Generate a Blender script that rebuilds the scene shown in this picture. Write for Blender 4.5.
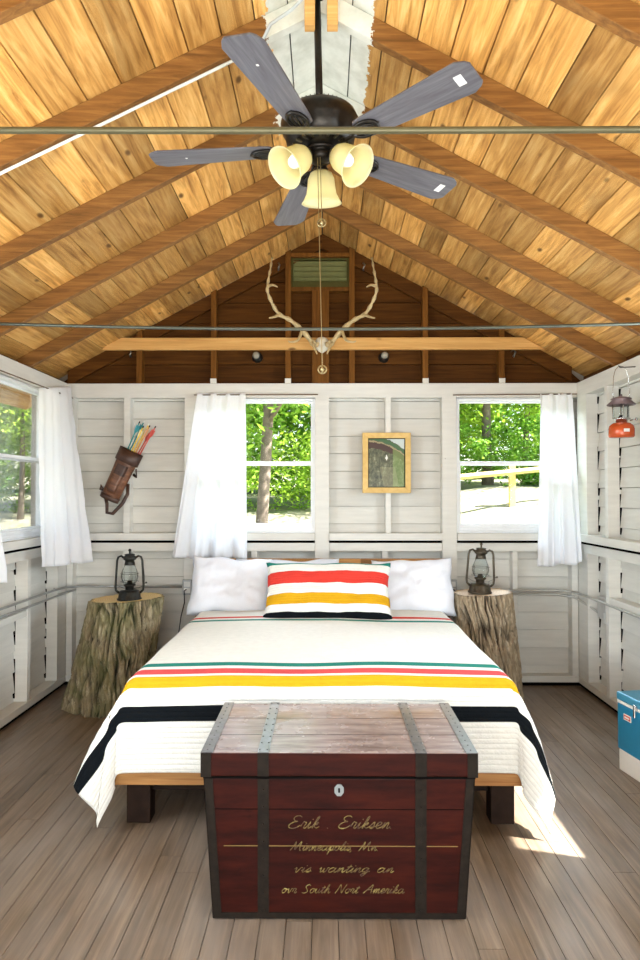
import bpy, bmesh, math, random
from mathutils import Vector, Matrix, Euler, noise
random.seed(7)
for o in list(bpy.data.objects): bpy.data.objects.remove(o)
S = bpy.context.scene
C = S.collection
PI = math.pi
R = math.radians

# ------------------------------------------------------------ camera, world, lights, exposure
F = 690.0
cam = bpy.data.objects.new('camera', bpy.data.cameras.new('camera')); C.objects.link(cam)
cam.data.sensor_fit = 'VERTICAL'; cam.data.sensor_height = 36; cam.data.lens = 36*F/960
cam.data.clip_start = .05; cam.data.clip_end = 300
cam.location = (0, 0, 1.36); cam.rotation_euler = (R(90+1.25), 0, R(.415))
S.camera = cam
RM = cam.rotation_euler.to_matrix()
def P(px, py, y):
    """world point at distance y along the room, seen at that spot of the photograph"""
    d = RM @ Vector(((px-320)/F, (480-py)/F, -1)); k = y/d.y
    return Vector((d.x*k, y, 1.36+d.z*k))

W = bpy.data.worlds.new('sky'); S.world = W; W.use_nodes = True
nt = W.node_tree; bg = nt.nodes['Background']
sk = nt.nodes.new('ShaderNodeTexSky'); sk.sky_type = 'NISHITA'; sk.sun_disc = False
sk.sun_elevation = R(50); sk.sun_rotation = R(105); sk.air_density = 1.2; sk.dust_density = 2.0
nt.links.new(sk.outputs[0], bg.inputs[0]); bg.inputs[1].default_value = .36

sl = bpy.data.lights.new('sun', 'SUN'); sl.energy = 24; sl.angle = R(.8); sl.color = (1, .95, .86)
sun = bpy.data.objects.new('sun', sl); C.objects.link(sun)
sun.rotation_euler = Vector((-.80, .24, -1.08)).to_track_quat('-Z', 'Y').to_euler()

def area(name, loc, target, sx, sy, e, col=(1, 1, 1)):
    l = bpy.data.lights.new(name, 'AREA'); l.shape = 'RECTANGLE'; l.size = sx; l.size_y = sy; l.energy = e; l.color = col
    o = bpy.data.objects.new(name, l); C.objects.link(o); o.location = loc
    o.rotation_euler = (Vector(target)-Vector(loc)).to_track_quat('-Z', 'Z').to_euler(); return o
area('added_front_fill', (0, -1.30, 1.25), (0, 5, 1.45), 3.3, 2.1, 15, (.93, .985, 1))  # added fill lamp behind the camera, standing in for daylight from the front
area('added_ceiling_fill', (0, -.75, .70), (0, 2.2, 3.6), 2.6, .8, 80, (1, .98, .95))  # added fill lamp aimed upwards to brighten the ceiling and bounce down
for x_, y_, e_ in ((-2.12, 1.96, 60), (-2.12, .15, 35), (2.10, 2.80, 45), (2.10, .65, 35)):
    area('added_side_fill', (x_, y_, 1.60), (0, y_+.5, 1.2), .9, 1.0, e_*1.15, (.80, .91, 1))  # added fill lamps boosting the daylight through unseen side windows

for x_ in (-.5, 1.3):
    area('added_back_fill', (x_, 6.25, 2.80), (x_*.6, 3.0, .55), 1.1, .6, 60, (.72, .86, 1))  # added cool fill lamps above the view, whitening the bed top

S.view_settings.view_transform = 'Standard'; S.view_settings.look = 'None'
S.view_settings.exposure = 0.43; S.view_settings.gamma = 1; S.view_settings.use_curve_mapping = False

# ------------------------------------------------------------ helpers
def tag(o, label=None, cat=None, group=None, kind=None):
    if label: o['label'] = label
    if cat: o['category'] = cat
    if group: o['group'] = group
    if kind: o['kind'] = kind
    return o
def empty(name, loc=(0, 0, 0), rot=(0, 0, 0), parent=None):
    o = bpy.data.objects.new(name, None); C.objects.link(o); o.location = loc; o.rotation_euler = rot
    o.empty_display_size = .1
    if parent: o.parent = parent
    return o
def thing(name, label, cat, loc=(0, 0, 0), rot=(0, 0, 0), group=None):
    return tag(empty(name, loc, rot), label, cat, group)
def copy_tree(o, parent=None):
    c = o.copy(); C.objects.link(c)
    if parent: c.parent = parent
    for ch in list(o.children): copy_tree(ch, c)
    return c

class MB:
    def __init__(s):
        s.bm = bmesh.new(); s.r = s.bm.verts.layers.float.new('rnd'); s.uv = s.bm.loops.layers.uv.new('UVMap')
    def v(s, co, r=0.):
        x = s.bm.verts.new(co); x[s.r] = r; return x
    def f(s, vs, uvs=None):
        try: fc = s.bm.faces.new(vs)
        except ValueError: return
        if uvs:
            for l, u in zip(fc.loops, uvs): l[s.uv].uv = u
        return fc
    def hexa(s, p, r=0.):
        v = [s.v(q, r) for q in p]
        for a in ((0, 3, 2, 1), (4, 5, 6, 7), (0, 1, 5, 4), (1, 2, 6, 5), (2, 3, 7, 6), (3, 0, 4, 7)): s.f([v[i] for i in a])
        return s
    def box(s, x0, x1, y0, y1, z0, z1, r=0.):
        return s.hexa([(x0, y0, z0), (x1, y0, z0), (x1, y1, z0), (x0, y1, z0), (x0, y0, z1), (x1, y0, z1), (x1, y1, z1), (x0, y1, z1)], r)
    def obox(s, c, size, m=None, r=0.):
        m = m or Matrix.Identity(3); c = Vector(c); h = [q/2 for q in size]
        return s.hexa([c + m @ Vector((a*h[0], b*h[1], d*h[2])) for d in (-1, 1) for a, b in ((-1, -1), (1, -1), (1, 1), (-1, 1))], r)
    def prism(s, poly, axis, a, b, r=0.):
        """poly: 2D outline; axis 'x','y','z' is the direction of extrusion"""
        def q(p, t): return {'x': (t, p[0], p[1]), 'y': (p[0], t, p[1]), 'z': (p[0], p[1], t)}[axis]
        A = [s.v(q(p, a), r) for p in poly]; B = [s.v(q(p, b), r) for p in poly]; n = len(poly)
        s.f(A[::-1]); s.f(B)
        for i in range(n): s.f([A[i], A[(i+1) % n], B[(i+1) % n], B[i]])
        return s
    def tube(s, pts, rad, n=8, closed=False, flat=1.0, caps=True, r=0.):
        pts = [Vector(p) for p in pts]; m = len(pts); rings = []
        if not isinstance(rad, (list, tuple)): rad = [rad]*m
        up = None
        for i, p in enumerate(pts):
            t = (pts[(i+1) % m]-pts[i-1]) if closed else (pts[min(i+1, m-1)]-pts[max(i-1, 0)])
            t.normalize()
            if up is None: up = Vector((0, 0, 1)) if abs(t.z) < .9 else Vector((0, 1, 0))
            a = t.cross(up)
            if a.length < 1e-4: a = t.cross(Vector((1, 0, 0)))
            a.normalize(); b = a.cross(t).normalized(); up = b
            rings.append([s.v(p + a*math.cos(2*PI*k/n)*rad[i] + b*math.sin(2*PI*k/n)*rad[i]*flat, r) for k in range(n)])
        for i in range(m if closed else m-1):
            A, B = rings[i], rings[(i+1) % m]
            for k in range(n): s.f([A[k], A[(k+1) % n], B[(k+1) % n], B[k]])
        if not closed and caps: s.f(rings[0][::-1]); s.f(rings[-1])
        return s
    def lathe(s, prof, n=32, o=(0, 0, 0), m=None, sx=1., sy=1., r=0.):
        o = Vector(o); m = m or Matrix.Identity(3); rings = []
        for (ra, z) in prof:
            if ra < 1e-5: rings.append([s.v(o + m @ Vector((0, 0, z)), r)])
            else: rings.append([s.v(o + m @ Vector((ra*sx*math.cos(2*PI*k/n), ra*sy*math.sin(2*PI*k/n), z)), r) for k in range(n)])
        for A, B in zip(rings, rings[1:]):
            for k in range(n):
                q = (k+1) % n
                if len(A) == 1 and len(B) == 1: continue
                if len(A) == 1: s.f([A[0], B[q], B[k]])
                elif len(B) == 1: s.f([A[k], A[q], B[0]])
                else: s.f([A[k], A[q], B[q], B[k]])
        return s
    def grid(s, fn, nu, nv, closed=False, r=0.):
        G = [[s.v(fn(i/nu, j/nv), r) for i in range(nu if closed else nu+1)] for j in range(nv+1)]
        for j in range(nv):
            for i in range(nu):
                k = (i+1) % nu if closed else i+1
                s.f([G[j][i], G[j][k], G[j+1][k], G[j+1][i]], [(i/nu, j/nv), ((i+1)/nu, j/nv), ((i+1)/nu, (j+1)/nv), (i/nu, (j+1)/nv)])
        return G
    def sphere(s, c, rx, ry=None, rz=None, n=12, m=8):
        ry = ry or rx; rz = rz or rx; c = Vector(c)
        s.grid(lambda u, v: c+Vector((rx*math.cos(2*PI*u)*math.sin(PI*(v*.998+.001)), ry*math.sin(2*PI*u)*math.sin(PI*(v*.998+.001)), -rz*math.cos(PI*v))), n, m, True)
        return s
    def build(s, name, mat, parent=None, smooth=False, bevel=0, solid=0, sub=0, normals=True):
        if normals: bmesh.ops.recalc_face_normals(s.bm, faces=s.bm.faces)
        me = bpy.data.meshes.new(name); s.bm.to_mesh(me); s.bm.free()
        if smooth: me.polygons.foreach_set('use_smooth', [True]*len(me.polygons))
        o = bpy.data.objects.new(name, me); C.objects.link(o)
        for mm in (mat if isinstance(mat, (list, tuple)) else [mat]): me.materials.append(mm)
        if parent: o.parent = parent
        if solid: q = o.modifiers.new('solid', 'SOLIDIFY'); q.thickness = solid; q.offset = -1
        if bevel: q = o.modifiers.new('bevel', 'BEVEL'); q.width = bevel; q.segments = 2; q.limit_method = 'ANGLE'
        if sub: q = o.modifiers.new('sub', 'SUBSURF'); q.levels = sub; q.render_levels = sub
        return o

# ------------------------------------------------------------ materials
class N:
    def __init__(s, name):
        s.m = bpy.data.materials.new(name); s.m.use_nodes = True; s.t = s.m.node_tree
        s.b = s.t.nodes['Principled BSDF']; s.out = s.t.nodes['Material Output']
    def n(s, typ, **kw):
        x = s.t.nodes.new('ShaderNode'+typ)
        for k, v in kw.items():
            if k.startswith('i_'): x.inputs[k[2:].replace('_', ' ')].default_value = v
            else: setattr(x, k, v)
        return x
    def l(s, a, b): s.t.links.new(a, b)
    def coord(s, scale=(1, 1, 1), kind='Object', rnd=False):
        tc = s.n('TexCoord'); mp = s.n('Mapping'); mp.inputs['Scale'].default_value = scale
        src = tc.outputs[kind]
        if rnd:
            at = s.n('Attribute', attribute_name='rnd'); vm = s.n('VectorMath', operation='MULTIPLY_ADD')
            s.l(at.outputs['Fac'], vm.inputs[0]); vm.inputs[1].default_value = (37, 53, 71); s.l(src, vm.inputs[2]); src = vm.outputs[0]
        s.l(src, mp.inputs['Vector']); return mp.outputs[0]
    def noise(s, vec, scale=5, detail=4, rough=.6, dist=0):
        x = s.n('TexNoise'); x.inputs['Scale'].default_value = scale; x.inputs['Detail'].default_value = detail
        x.inputs['Roughness'].default_value = rough; x.inputs['Distortion'].default_value = dist; s.l(vec, x.inputs['Vector']); return x.outputs['Fac']
    def ramp(s, fac, stops, const=False):
        x = s.n('ValToRGB'); e = x.color_ramp.elements
        if const: x.color_ramp.interpolation = 'CONSTANT'
        while len(e) < len(stops): e.new(.5)
        for q, (p, c) in zip(e, stops): q.position = p; q.color = (*c, 1) if len(c) == 3 else c
        s.l(fac, x.inputs[0]); return x.outputs[0]
    def mix(s, fac, a, b, mode='MIX'):
        x = s.n('Mix', data_type='RGBA', blend_type=mode)
        for k, v in ((0, fac), (6, a), (7, b)):
            if isinstance(v, (int, float)): x.inputs[k].default_value = v
            elif isinstance(v, tuple): x.inputs[k].default_value = (*v, 1)
            else: s.l(v, x.inputs[k])
        return x.outputs[2]
    def math(s, op, a, b=None, c=None, clamp=False):
        x = s.n('Math', operation=op); x.use_clamp = clamp
        for k, v in ((0, a), (1, b), (2, c)):
            if v is None: continue
            if isinstance(v, (int, float)): x.inputs[k].default_value = v
            else: s.l(v, x.inputs[k])
        return x.outputs[0]
    def bump(s, h, strength=.3, dist=.01):
        x = s.n('Bump'); x.inputs['Strength'].default_value = strength; x.inputs['Distance'].default_value = dist
        s.l(h, x.inputs['Height']); s.l(x.outputs[0], s.b.inputs['Normal'])
    def col(s, c): s.l(c, s.b.inputs['Base Color'])
    def set(s, **kw):
        for k, v in kw.items(): s.b.inputs[k.replace('_', ' ')].default_value = v
        return s

def plain(name, c, rough=.6, metal=0., var=.12, scale=20, spec=.5):
    n = N(name); f = n.noise(n.coord(), scale, 3)
    n.col(n.ramp(f, [(.25, tuple(x*(1-var) for x in c)), (.75, tuple(min(1, x*(1+var)) for x in c))]))
    n.set(Roughness=rough, Metallic=metal); n.b.inputs['Specular IOR Level'].default_value = spec; return n.m

def wood(name, dark, mid, light, grain=(8, .35, 8), knots=True, rough=.55, paint=False, stain=0., board=.35, bumps=.12, spec=.3):
    n = N(name); v = n.coord(grain, rnd=True)
    f = n.noise(v, 6, 5, .6, .6)
    c = n.ramp(f, [(.25, dark), (.5, mid), (.78, light)])
    at = n.n('Attribute', attribute_name='rnd'); w = n.n('TexWhiteNoise', noise_dimensions='1D'); n.l(at.outputs['Fac'], w.inputs['W'])
    br = n.math('MULTIPLY_ADD', w.outputs['Value'], board, 1-board*.6)
    g = n.n('CombineColor'); [n.l(br, g.inputs[i]) for i in range(3)]
    c = n.mix(1., c, g.outputs[0], 'MULTIPLY')
    if stain:
        m = n.noise(n.coord((1.2, .6, 1.2), rnd=True), 3, 3)
        mm = n.ramp(m, [(.55, (0, 0, 0)), (.75, (stain,)*3)]); c = n.mix(mm, c, tuple(x*.45 for x in dark), 'MIX')
    if knots:
        kv = n.coord(tuple(2.6 if q > 1 else 1.3 for q in grain), rnd=True)
        vo = n.n('TexVoronoi'); vo.inputs['Scale'].default_value = 2.6; n.l(kv, vo.inputs['Vector'])
        k = n.ramp(vo.outputs['Distance'], [(0, (1, 1, 1)), (.06, (.85,)*3), (.11, (0, 0, 0))])
        c = n.mix(k, c, tuple(x*.35 for x in dark), 'MIX')
    if paint:
        tc = n.n('TexCoord'); sp = n.n('SeparateXYZ'); n.l(tc.outputs['Object'], sp.inputs[0])
        ax = n.math('ABSOLUTE', n.math('ADD', sp.outputs['X'], .02))
        wob = n.noise(n.coord((3, 3, 3)), 9, 4, .7)
        edge = n.math('MULTIPLY_ADD', wob, .09, .155)
        m1 = n.math('LESS_THAN', ax, edge)
        m2 = n.math('LESS_THAN', sp.outputs['Y'], n.math('MULTIPLY_ADD', wob, .1, 3.35))
        m3 = n.math('MULTIPLY', m1, m2)
        pc = n.ramp(n.noise(n.coord(), 7, 5), [(.3, (.50, .50, .42)), (.6, (.72, .72, .64))])
        c = n.mix(m3, c, pc)
    n.col(c); n.set(Roughness=rough); n.b.inputs['Specular IOR Level'].default_value = spec
    if bumps: n.bump(f, bumps, .004)
    return n.m

deck_m = wood('roof_boards', (.27, .105, .020), (.62, .32, .082), (.86, .56, .21), (7, .5, 7), paint=True, stain=.6, board=.75)
rafter_m = wood('rafter_wood', (.115, .048, .011), (.22, .095, .022), (.34, .165, .045), (.6, 9, 9), paint=True, knots=False, board=.3)
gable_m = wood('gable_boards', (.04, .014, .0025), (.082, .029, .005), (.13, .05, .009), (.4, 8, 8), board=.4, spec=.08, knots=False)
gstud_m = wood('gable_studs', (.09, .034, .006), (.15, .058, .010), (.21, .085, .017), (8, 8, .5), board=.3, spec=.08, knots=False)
collar_m = wood('collar_board_wood', (.52, .26, .07), (.66, .36, .11), (.76, .46, .17), (.4, 9, 9), board=.1)
floor_m = None

def white_paint(name, base=(.70, .68, .62), grain=(1, 1, 8), board=.14):
    n = N(name); f = n.noise(n.coord(grain), 4, 4)
    c = n.ramp(f, [(.3, tuple(x*.90 for x in base)), (.65, base)])
    at = n.n('Attribute', attribute_name='rnd'); w = n.n('TexWhiteNoise', noise_dimensions='1D'); n.l(at.outputs['Fac'], w.inputs['W'])
    br = n.math('MULTIPLY_ADD', w.outputs['Value'], board, 1-board)
    g = n.n('CombineColor'); [n.l(br, g.inputs[i]) for i in range(3)]
    c = n.mix(1., c, g.outputs[0], 'MULTIPLY')
    vo = n.n('TexVoronoi'); vo.inputs['Scale'].default_value = 4.5; n.l(n.coord((1, 1, 1)), vo.inputs['Vector'])
    k = n.ramp(vo.outputs['Distance'], [(0, (.8,)*3), (.022, (.5,)*3), (.028, (0, 0, 0))])
    c = n.mix(k, c, (.16, .12, .08))
    n.col(c); n.set(Roughness=.55); n.bump(f, .08, .003); return n.m
siding_m = white_paint('white_painted_siding', (.69, .675, .62))
trim_m = white_paint('white_painted_trim', (.73, .715, .66))
vinyl_m = plain('white_window_frame', (.80, .82, .84), .35, var=.04)
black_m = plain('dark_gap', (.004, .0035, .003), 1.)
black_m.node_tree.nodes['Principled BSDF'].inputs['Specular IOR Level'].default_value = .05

def floor_mat():
    n = N('worn_floor_boards'); f = n.noise(n.coord((9, .45, 1), rnd=True), 5, 5, .62, .4)
    c = n.ramp(f, [(.25, (.058, .034, .016)), (.5, (.145, .094, .052)), (.78, (.30, .215, .14))])
    at = n.n('Attribute', attribute_name='rnd'); w = n.n('TexWhiteNoise', noise_dimensions='1D'); n.l(at.outputs['Fac'], w.inputs['W'])
    br = n.math('MULTIPLY_ADD', w.outputs['Value'], .34, .80)
    g = n.n('CombineColor'); [n.l(br, g.inputs[i]) for i in range(3)]
    c = n.mix(1., c, g.outputs[0], 'MULTIPLY')
    wear = n.ramp(n.noise(n.coord((1.6, .5, 1)), 2.4, 4, .55), [(.34, (0, 0, 0)), (.76, (.75,)*3)])
    c = n.mix(wear, c, (.29, .25, .215))
    grime = n.ramp(n.noise(n.coord((1, .6, 1)), 1.1, 4, .55), [(.5, (0, 0, 0)), (.75, (.5,)*3)])
    c = n.mix(grime, c, (.12, .07, .042))
    n.col(c)
    ro = n.ramp(n.noise(n.coord((2, .8, 1)), 4, 5), [(.35, (.30,)*3), (.7, (.42,)*3)]); n.l(ro, n.b.inputs['Roughness'])
    n.bump(f, .15, .004); return n.m
floor_m = floor_mat()

def glass(name='window_glass', rough=.0, tint=(1, 1, 1)):
    n = N(name); n.t.nodes.remove(n.b)
    tr = n.n('BsdfTransparent'); gl = n.n('BsdfGlossy'); gl.inputs['Roughness'].default_value = rough
    tr.inputs[0].default_value = (*tint, 1)
    fr = n.n('LayerWeight'); fr.inputs['Blend'].default_value = .12
    mx = n.n('MixShader'); n.l(n.math('MULTIPLY', fr.outputs['Fresnel'], .55), mx.inputs[0]); n.l(tr.outputs[0], mx.inputs[1]); n.l(gl.outputs[0], mx.inputs[2])
    n.l(mx.outputs[0], n.out.inputs[0]); return n.m
glass_m = glass()
lampglass_m = glass('lamp_glass', .03, (.93, .95, .95))

def cloth(name, c, transl=.0, scale=(60, 60, 60), bump=.15):
    n = N(name); f = n.noise(n.coord(scale), 3, 2); n.col(n.ramp(f, [(.3, tuple(x*.95 for x in c)), (.7, c)]))
    n.set(Roughness=.9); n.b.inputs['Specular IOR Level'].default_value = .15; n.b.inputs['Sheen Weight'].default_value = .2; n.bump(f, bump, .002)
    if transl:
        t = n.n('BsdfTranslucent'); t.inputs[0].default_value = (*c, 1); mx = n.n('MixShader'); mx.inputs[0].default_value = transl
        n.l(n.b.outputs[0], mx.inputs[1]); n.l(t.outputs[0], mx.inputs[2]); n.l(mx.outputs[0], n.out.inputs[0])
    return n.m
curtain_m = cloth('white_curtain_cotton', (.95, .96, .985), .5)
pillow_m = cloth('white_pillowcase', (.80, .83, .90))
sheet_m = cloth('white_sheet', (.84, .86, .90))

RED, GREEN, YEL, BLK, WHT = (.66, .050, .035), (.015, .22, .17), (.64, .345, .012), (.004, .006, .008), (.82, .82, .76)
PINK = (.70, .085, .085)
def striped(name, stops, quilt=(0, 62), axis='Y'):
    """colour by UV along the cloth, sewn channels as bump"""
    n = N(name); tc = n.n('TexCoord'); sp = n.n('SeparateXYZ'); n.l(tc.outputs['UV'], sp.inputs[0])
    vv = sp.outputs[axis]; wob = n.noise(n.coord((1, 1, 1)), 3, 2)
    v2 = n.math('ADD', vv, n.math('MULTIPLY_ADD', wob, .004, -.002))
    c = n.ramp(v2, stops, True)
    f = n.noise(n.coord((1, 1, 1)), 30, 3); sh = n.ramp(f, [(.3, (.93,)*3), (.7, (1, 1, 1))])
    c = n.mix(1., c, sh, 'MULTIPLY'); n.col(c); n.set(Roughness=.92); n.b.inputs['Specular IOR Level'].default_value = .12
    wv = n.math('ABSOLUTE', n.math('SINE', n.math('MULTIPLY', vv, quilt[1]*PI)))
    h = n.math('POWER', wv, .35)
    pk = n.noise(n.coord((26, 6, 26)), 3, 3)
    h = n.math('ADD', h, n.math('MULTIPLY', pk, 1.1))
    if quilt[0]:
        wu = n.math('POWER', n.math('ABSOLUTE', n.math('SINE', n.math('MULTIPLY', sp.outputs['X'], quilt[0]*PI))), .2)
        h = n.math('ADD', h, wu)
    n.bump(h, .55, .006); return n.m

# ------------------------------------------------------------ the room
XL, XR, YB, YF = -1.86, 1.81, 4.96, -1.40       # inner faces of the framing
SD = .09                                          # framing depth
RX, ZR, SL, RD = -.018, 3.178, .54, .092           # ridge, underside of rafters at the ridge, slope, rafter height
PT, PB = 2.166, 2.062                             # wall plate
def zl(x): return ZR-SL*abs(x-RX)
def zd(x): return zl(x)+RD
trim_no = [0]
def trim(mb, mat=None, bevel=.002):
    trim_no[0] += 1
    return tag(mb.build('trim_%d' % trim_no[0], mat or trim_m, bevel=bevel), kind='structure')

# floor boards
fb = MB(); x = XL-SD
while x < XR+SD:
    w = .083; y = YF-.1-random.random()*2
    while y < YB+SD:
        L = random.uniform(1.6, 3.4); y1 = min(y+L, YB+SD)
        fb.box(x+.0011, x+w-.0011, max(y, YF-.1)+.0008, y1-.0008, -.02, 0, random.random())
        y += L
        if y1 < YF: continue
    x += w
fl = fb.build('floor', floor_m); tag(fl, kind='structure')
u = MB().box(XL-.25, XR+.25, YF-.2, YB+.25, -.12, -.021).build('floor_underlay', black_m); u.parent = fl

# windows: name -> (axis, low, high)
WZ0, WZ1 = 1.087, 2.060
WIN = {'back': [(-.915, -.072), (.949, 1.79)], 'left': [(3.58, 4.68), (1.5, 2.42), (-.3, .6)], 'right': [(2.33, 3.26), (.2, 1.1)]}  # left second and third, right last: unseen, added for side light
SILL0, SILL1, RAIL0, RAIL1 = 1.036, 1.087, .957, 1.016

def siding(side):
    mb = MB(); E = .128; th = .018
    a0, a1 = (XL-SD, XR+SD) if side in ('back', 'front') else (YF, YB+SD)
    z = 0.0
    def put(a, b, z0, z1, r):
        if b-a < .01 or z1-z0 < .004: return
        t = .012 if side == 'back' else .014  # lower edge stands further in than the upper edge
        if side == 'back': mb.hexa([(a, YB+SD-t, z0), (b, YB+SD-t, z0), (b, YB+SD+th, z0), (a, YB+SD+th, z0), (a, YB+SD, z1), (b, YB+SD, z1), (b, YB+SD+th, z1), (a, YB+SD+th, z1)], r)
        if side == 'left': X = XL-SD; mb.hexa([(X-th, a, z0), (X+t, a, z0), (X+t, b, z0), (X-th, b, z0), (X-th, a, z1), (X, a, z1), (X, b, z1), (X-th, b, z1)], r)
        if side == 'right': X = XR+SD; mb.hexa([(X-t, a, z0), (X+th, a, z0), (X+th, b, z0), (X-t, b, z0), (X, a, z1), (X+th, a, z1), (X+th, b, z1), (X, b, z1)], r)
    while z < PT:
        z1 = min(z+E, PT); r = random.random(); wins = WIN[side]
        cuts = sorted(wins) if z1 > WZ0-.03 and z < WZ1 else []
        if cuts and z < WZ0-.03: 
            put(a0, a1, z, WZ0-.031, r); zz = WZ0-.031
        else: zz = z
        p = a0
        for (w0, w1) in cuts: put(p, w0, zz, z1-.0035, r); p = w1
        put(p, a1, zz, z1-.0035, r)
        z = z1
    return mb
for side in ('back', 'left', 'right'):
    o = siding(side).build('wall_'+side, siding_m); tag(o, kind='structure')
    # sheathing behind, with the window openings left free
    sb = MB(); q = .020; t = .03
    a0, a1 = (XL-SD-.05, XR+SD+.05) if side == 'back' else (YF, YB+SD+.05)
    def put(a, b, z0, z1):
        if b-a < .005: return
        if side == 'back': sb.box(a, b, YB+SD+q-.002, YB+SD+q+t, z0, z1)
        if side == 'left': sb.box(XL-SD-q-t, XL-SD-q+.002, a, b, z0, z1)
        if side == 'right': sb.box(XR+SD+q-.002, XR+SD+q+t, a, b, z0, z1)
    put(a0, a1, -.1, WZ0-.02); put(a0, a1, WZ1, PT+(.12 if side == 'back' else -.002)); p = a0
    for w0, w1 in sorted(WIN[side]): put(p, w0, WZ0-.02, WZ1); p = w1
    put(p, a1, WZ0-.02, WZ1)
    s_ = sb.build('outer_boards', plain('outer_wall_boards_'+side, (.30, .27, .22), .8)); s_.parent = o
# wall behind the camera; its wide open doorway is unseen, shaped to let light in
fw = MB(); fw.box(XL-SD-.04, -1.65, YF-.06, YF, 0, PT+.1).box(1.65, XR+SD+.04, YF-.06, YF, 0, PT+.1)
fw.prism([(XL-SD-.04, PT+.1), (-1.65, PT+.1), (-1.65, 2.25), (1.65, 2.25), (1.65, PT+.1), (XR+SD+.04, PT+.1), (RX, zd(RX))], 'y', YF-.06, YF)
tag(fw.build('wall_front', siding_m), kind='structure')

# plates on top of the walls
trim(MB().box(XL-SD, XR+SD, YB, YB+SD, PB, PT))
trim(MB().box(XL-SD, XL, YF, YB-.001, PB, PT))
trim(MB().box(XR, XR+SD, YF, YB-.001, PB, PT))
# bottom plates, black strips standing in for the shade in the gap below
for nm, b, g in (('back', (XL-SD, XR+SD, YB-.005, YB+SD-.01), (XL-SD, XR+SD, YB+.01, YB+SD-.01)),
                 ('left', (XL-SD+.01, XL+.005, YF, YB-.006), (XL-SD+.01, XL-.012, YF, YB)),
                 ('right', (XR-.005, XR+SD-.01, YF, YB-.006), (XR+.012, XR+SD-.01, YF, YB))):
    o = tag(MB().box(*b, .026, .072).build('baseboard_'+nm, trim_m, bevel=.003), kind='structure')
    MB().box(*g, .0, .0255).build('gap_shade', black_m, o)

# studs and posts of the back wall  (low x, high x, low z, high z, reach into the room)
def bstud(x0, x1, z0, z1, dy=0.): trim(MB().box(x0, x1, YB-dy, YB+SD-.001, z0, z1))
def bx_(px): return P(px, 470, YB).x
for a, b in ((184.5, 197.5), (315, 329), (442, 456.5)): bstud(bx_(a), bx_(b), .072, PB, .008)
bstud(XL+.001, XL+.045, .072, PB)
bstud(bx_(123.5), bx_(130), SILL1, PB); bstud(bx_(123.5), bx_(130), .072, RAIL0)
bstud(bx_(385.5), bx_(391), SILL1, PB); bstud(bx_(382), bx_(387.5), .072, RAIL0)
bstud(bx_(251.5), bx_(257.5), .072, RAIL0); bstud(bx_(512), bx_(517), .072, RAIL0)
bstud(XR-.045, XR-.001, .072, RAIL0)
segs = [(XL+.002, bx_(184.3)), (bx_(197.7), bx_(314.8)), (bx_(329.2), bx_(441.8)), (bx_(456.7), XR-.002)]
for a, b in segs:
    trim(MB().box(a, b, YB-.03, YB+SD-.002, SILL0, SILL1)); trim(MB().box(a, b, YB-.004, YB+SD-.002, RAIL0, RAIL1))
    trim(MB().box(a, b, YB+.002, YB+SD-.004, RAIL1+.001, SILL0-.001), black_m, 0)  # solid black strip stands in for the shade inside the open slot
# side walls
def sstud(side, y0, y1, z0, z1, dx=0.):
    if side == 'left': trim(MB().box(XL-SD+.001, XL+dx, y0, y1, z0, z1))
    else: trim(MB().box(XR-dx, XR+SD-.001, y0, y1, z0, z1))
    o_ = bpy.data.objects['trim_%d' % trim_no[0]]; zz = z0+.02
    jm = MB()
    while zz < z1-.05:
        q = random.uniform(.06, .26); e = min(zz+q, z1-.02); wj = random.uniform(.0012, .003)
        if side == 'left': jm.box(XL-SD+.001, XL-SD+.015, y0-wj, y0-.0005, zz, e)
        else: jm.box(XR+SD-.015, XR+SD-.001, y0-wj, y0-.0005, zz, e)
        zz = e+random.uniform(.01, .10)
    jm.build('joint_gap', black_m, o_)
for y in (-1.2, -.6, 0, .68, 1.30, 1.92, 2.52, 3.12, 3.72, 4.32, 4.80):
    w = .045 if y < 4.7 else .16
    sstud('left', y, min(y+w, YB-.002), .072, RAIL0)
    if not any(a-.05 < y < b for a, b in WIN['left']): sstud('left', y, min(y+w, YB-.002), SILL1, PB)
for y in (-1.2, -.6, 0, .68, 1.4, 2.0, 2.60, 3.22, 3.83, 4.43, 4.78):
    w = .045 if y < 4.7 else .178
    sstud('right', y, min(y+w, YB-.002), .072, RAIL0)
    if not any(a-.05 < y < b for a, b in WIN['right']): sstud('right', y, min(y+w, YB-.002), SILL1, PB)
for sd, a, b in (('left', XL-SD+.002, XL), ('right', XR, XR+SD-.002)):
    g = 1 if sd == 'left' else -1
    la, lb = (a, b+.03) if sd == 'left' else (a-.03, b)
    trim(MB().box(la, lb, YF, YB-.032, SILL0, SILL1)); trim(MB().box(a, b, YF, YB-.006, RAIL0, RAIL1))
    trim(MB().box(a+.001, b-.003 if sd == 'left' else b, YF, YB-.04, RAIL1+.001, SILL0-.001), black_m, 0)  # black strip painting the dark of the slot along the side wall
trim(MB().box(XR+.004, XR+SD-.003, 3.876, 4.429, .665, .705))        # block between two studs of the right wall
trim(MB().box(XL-SD+.003, XL-.004, 3.766, 4.319, .60, .64))

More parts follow.
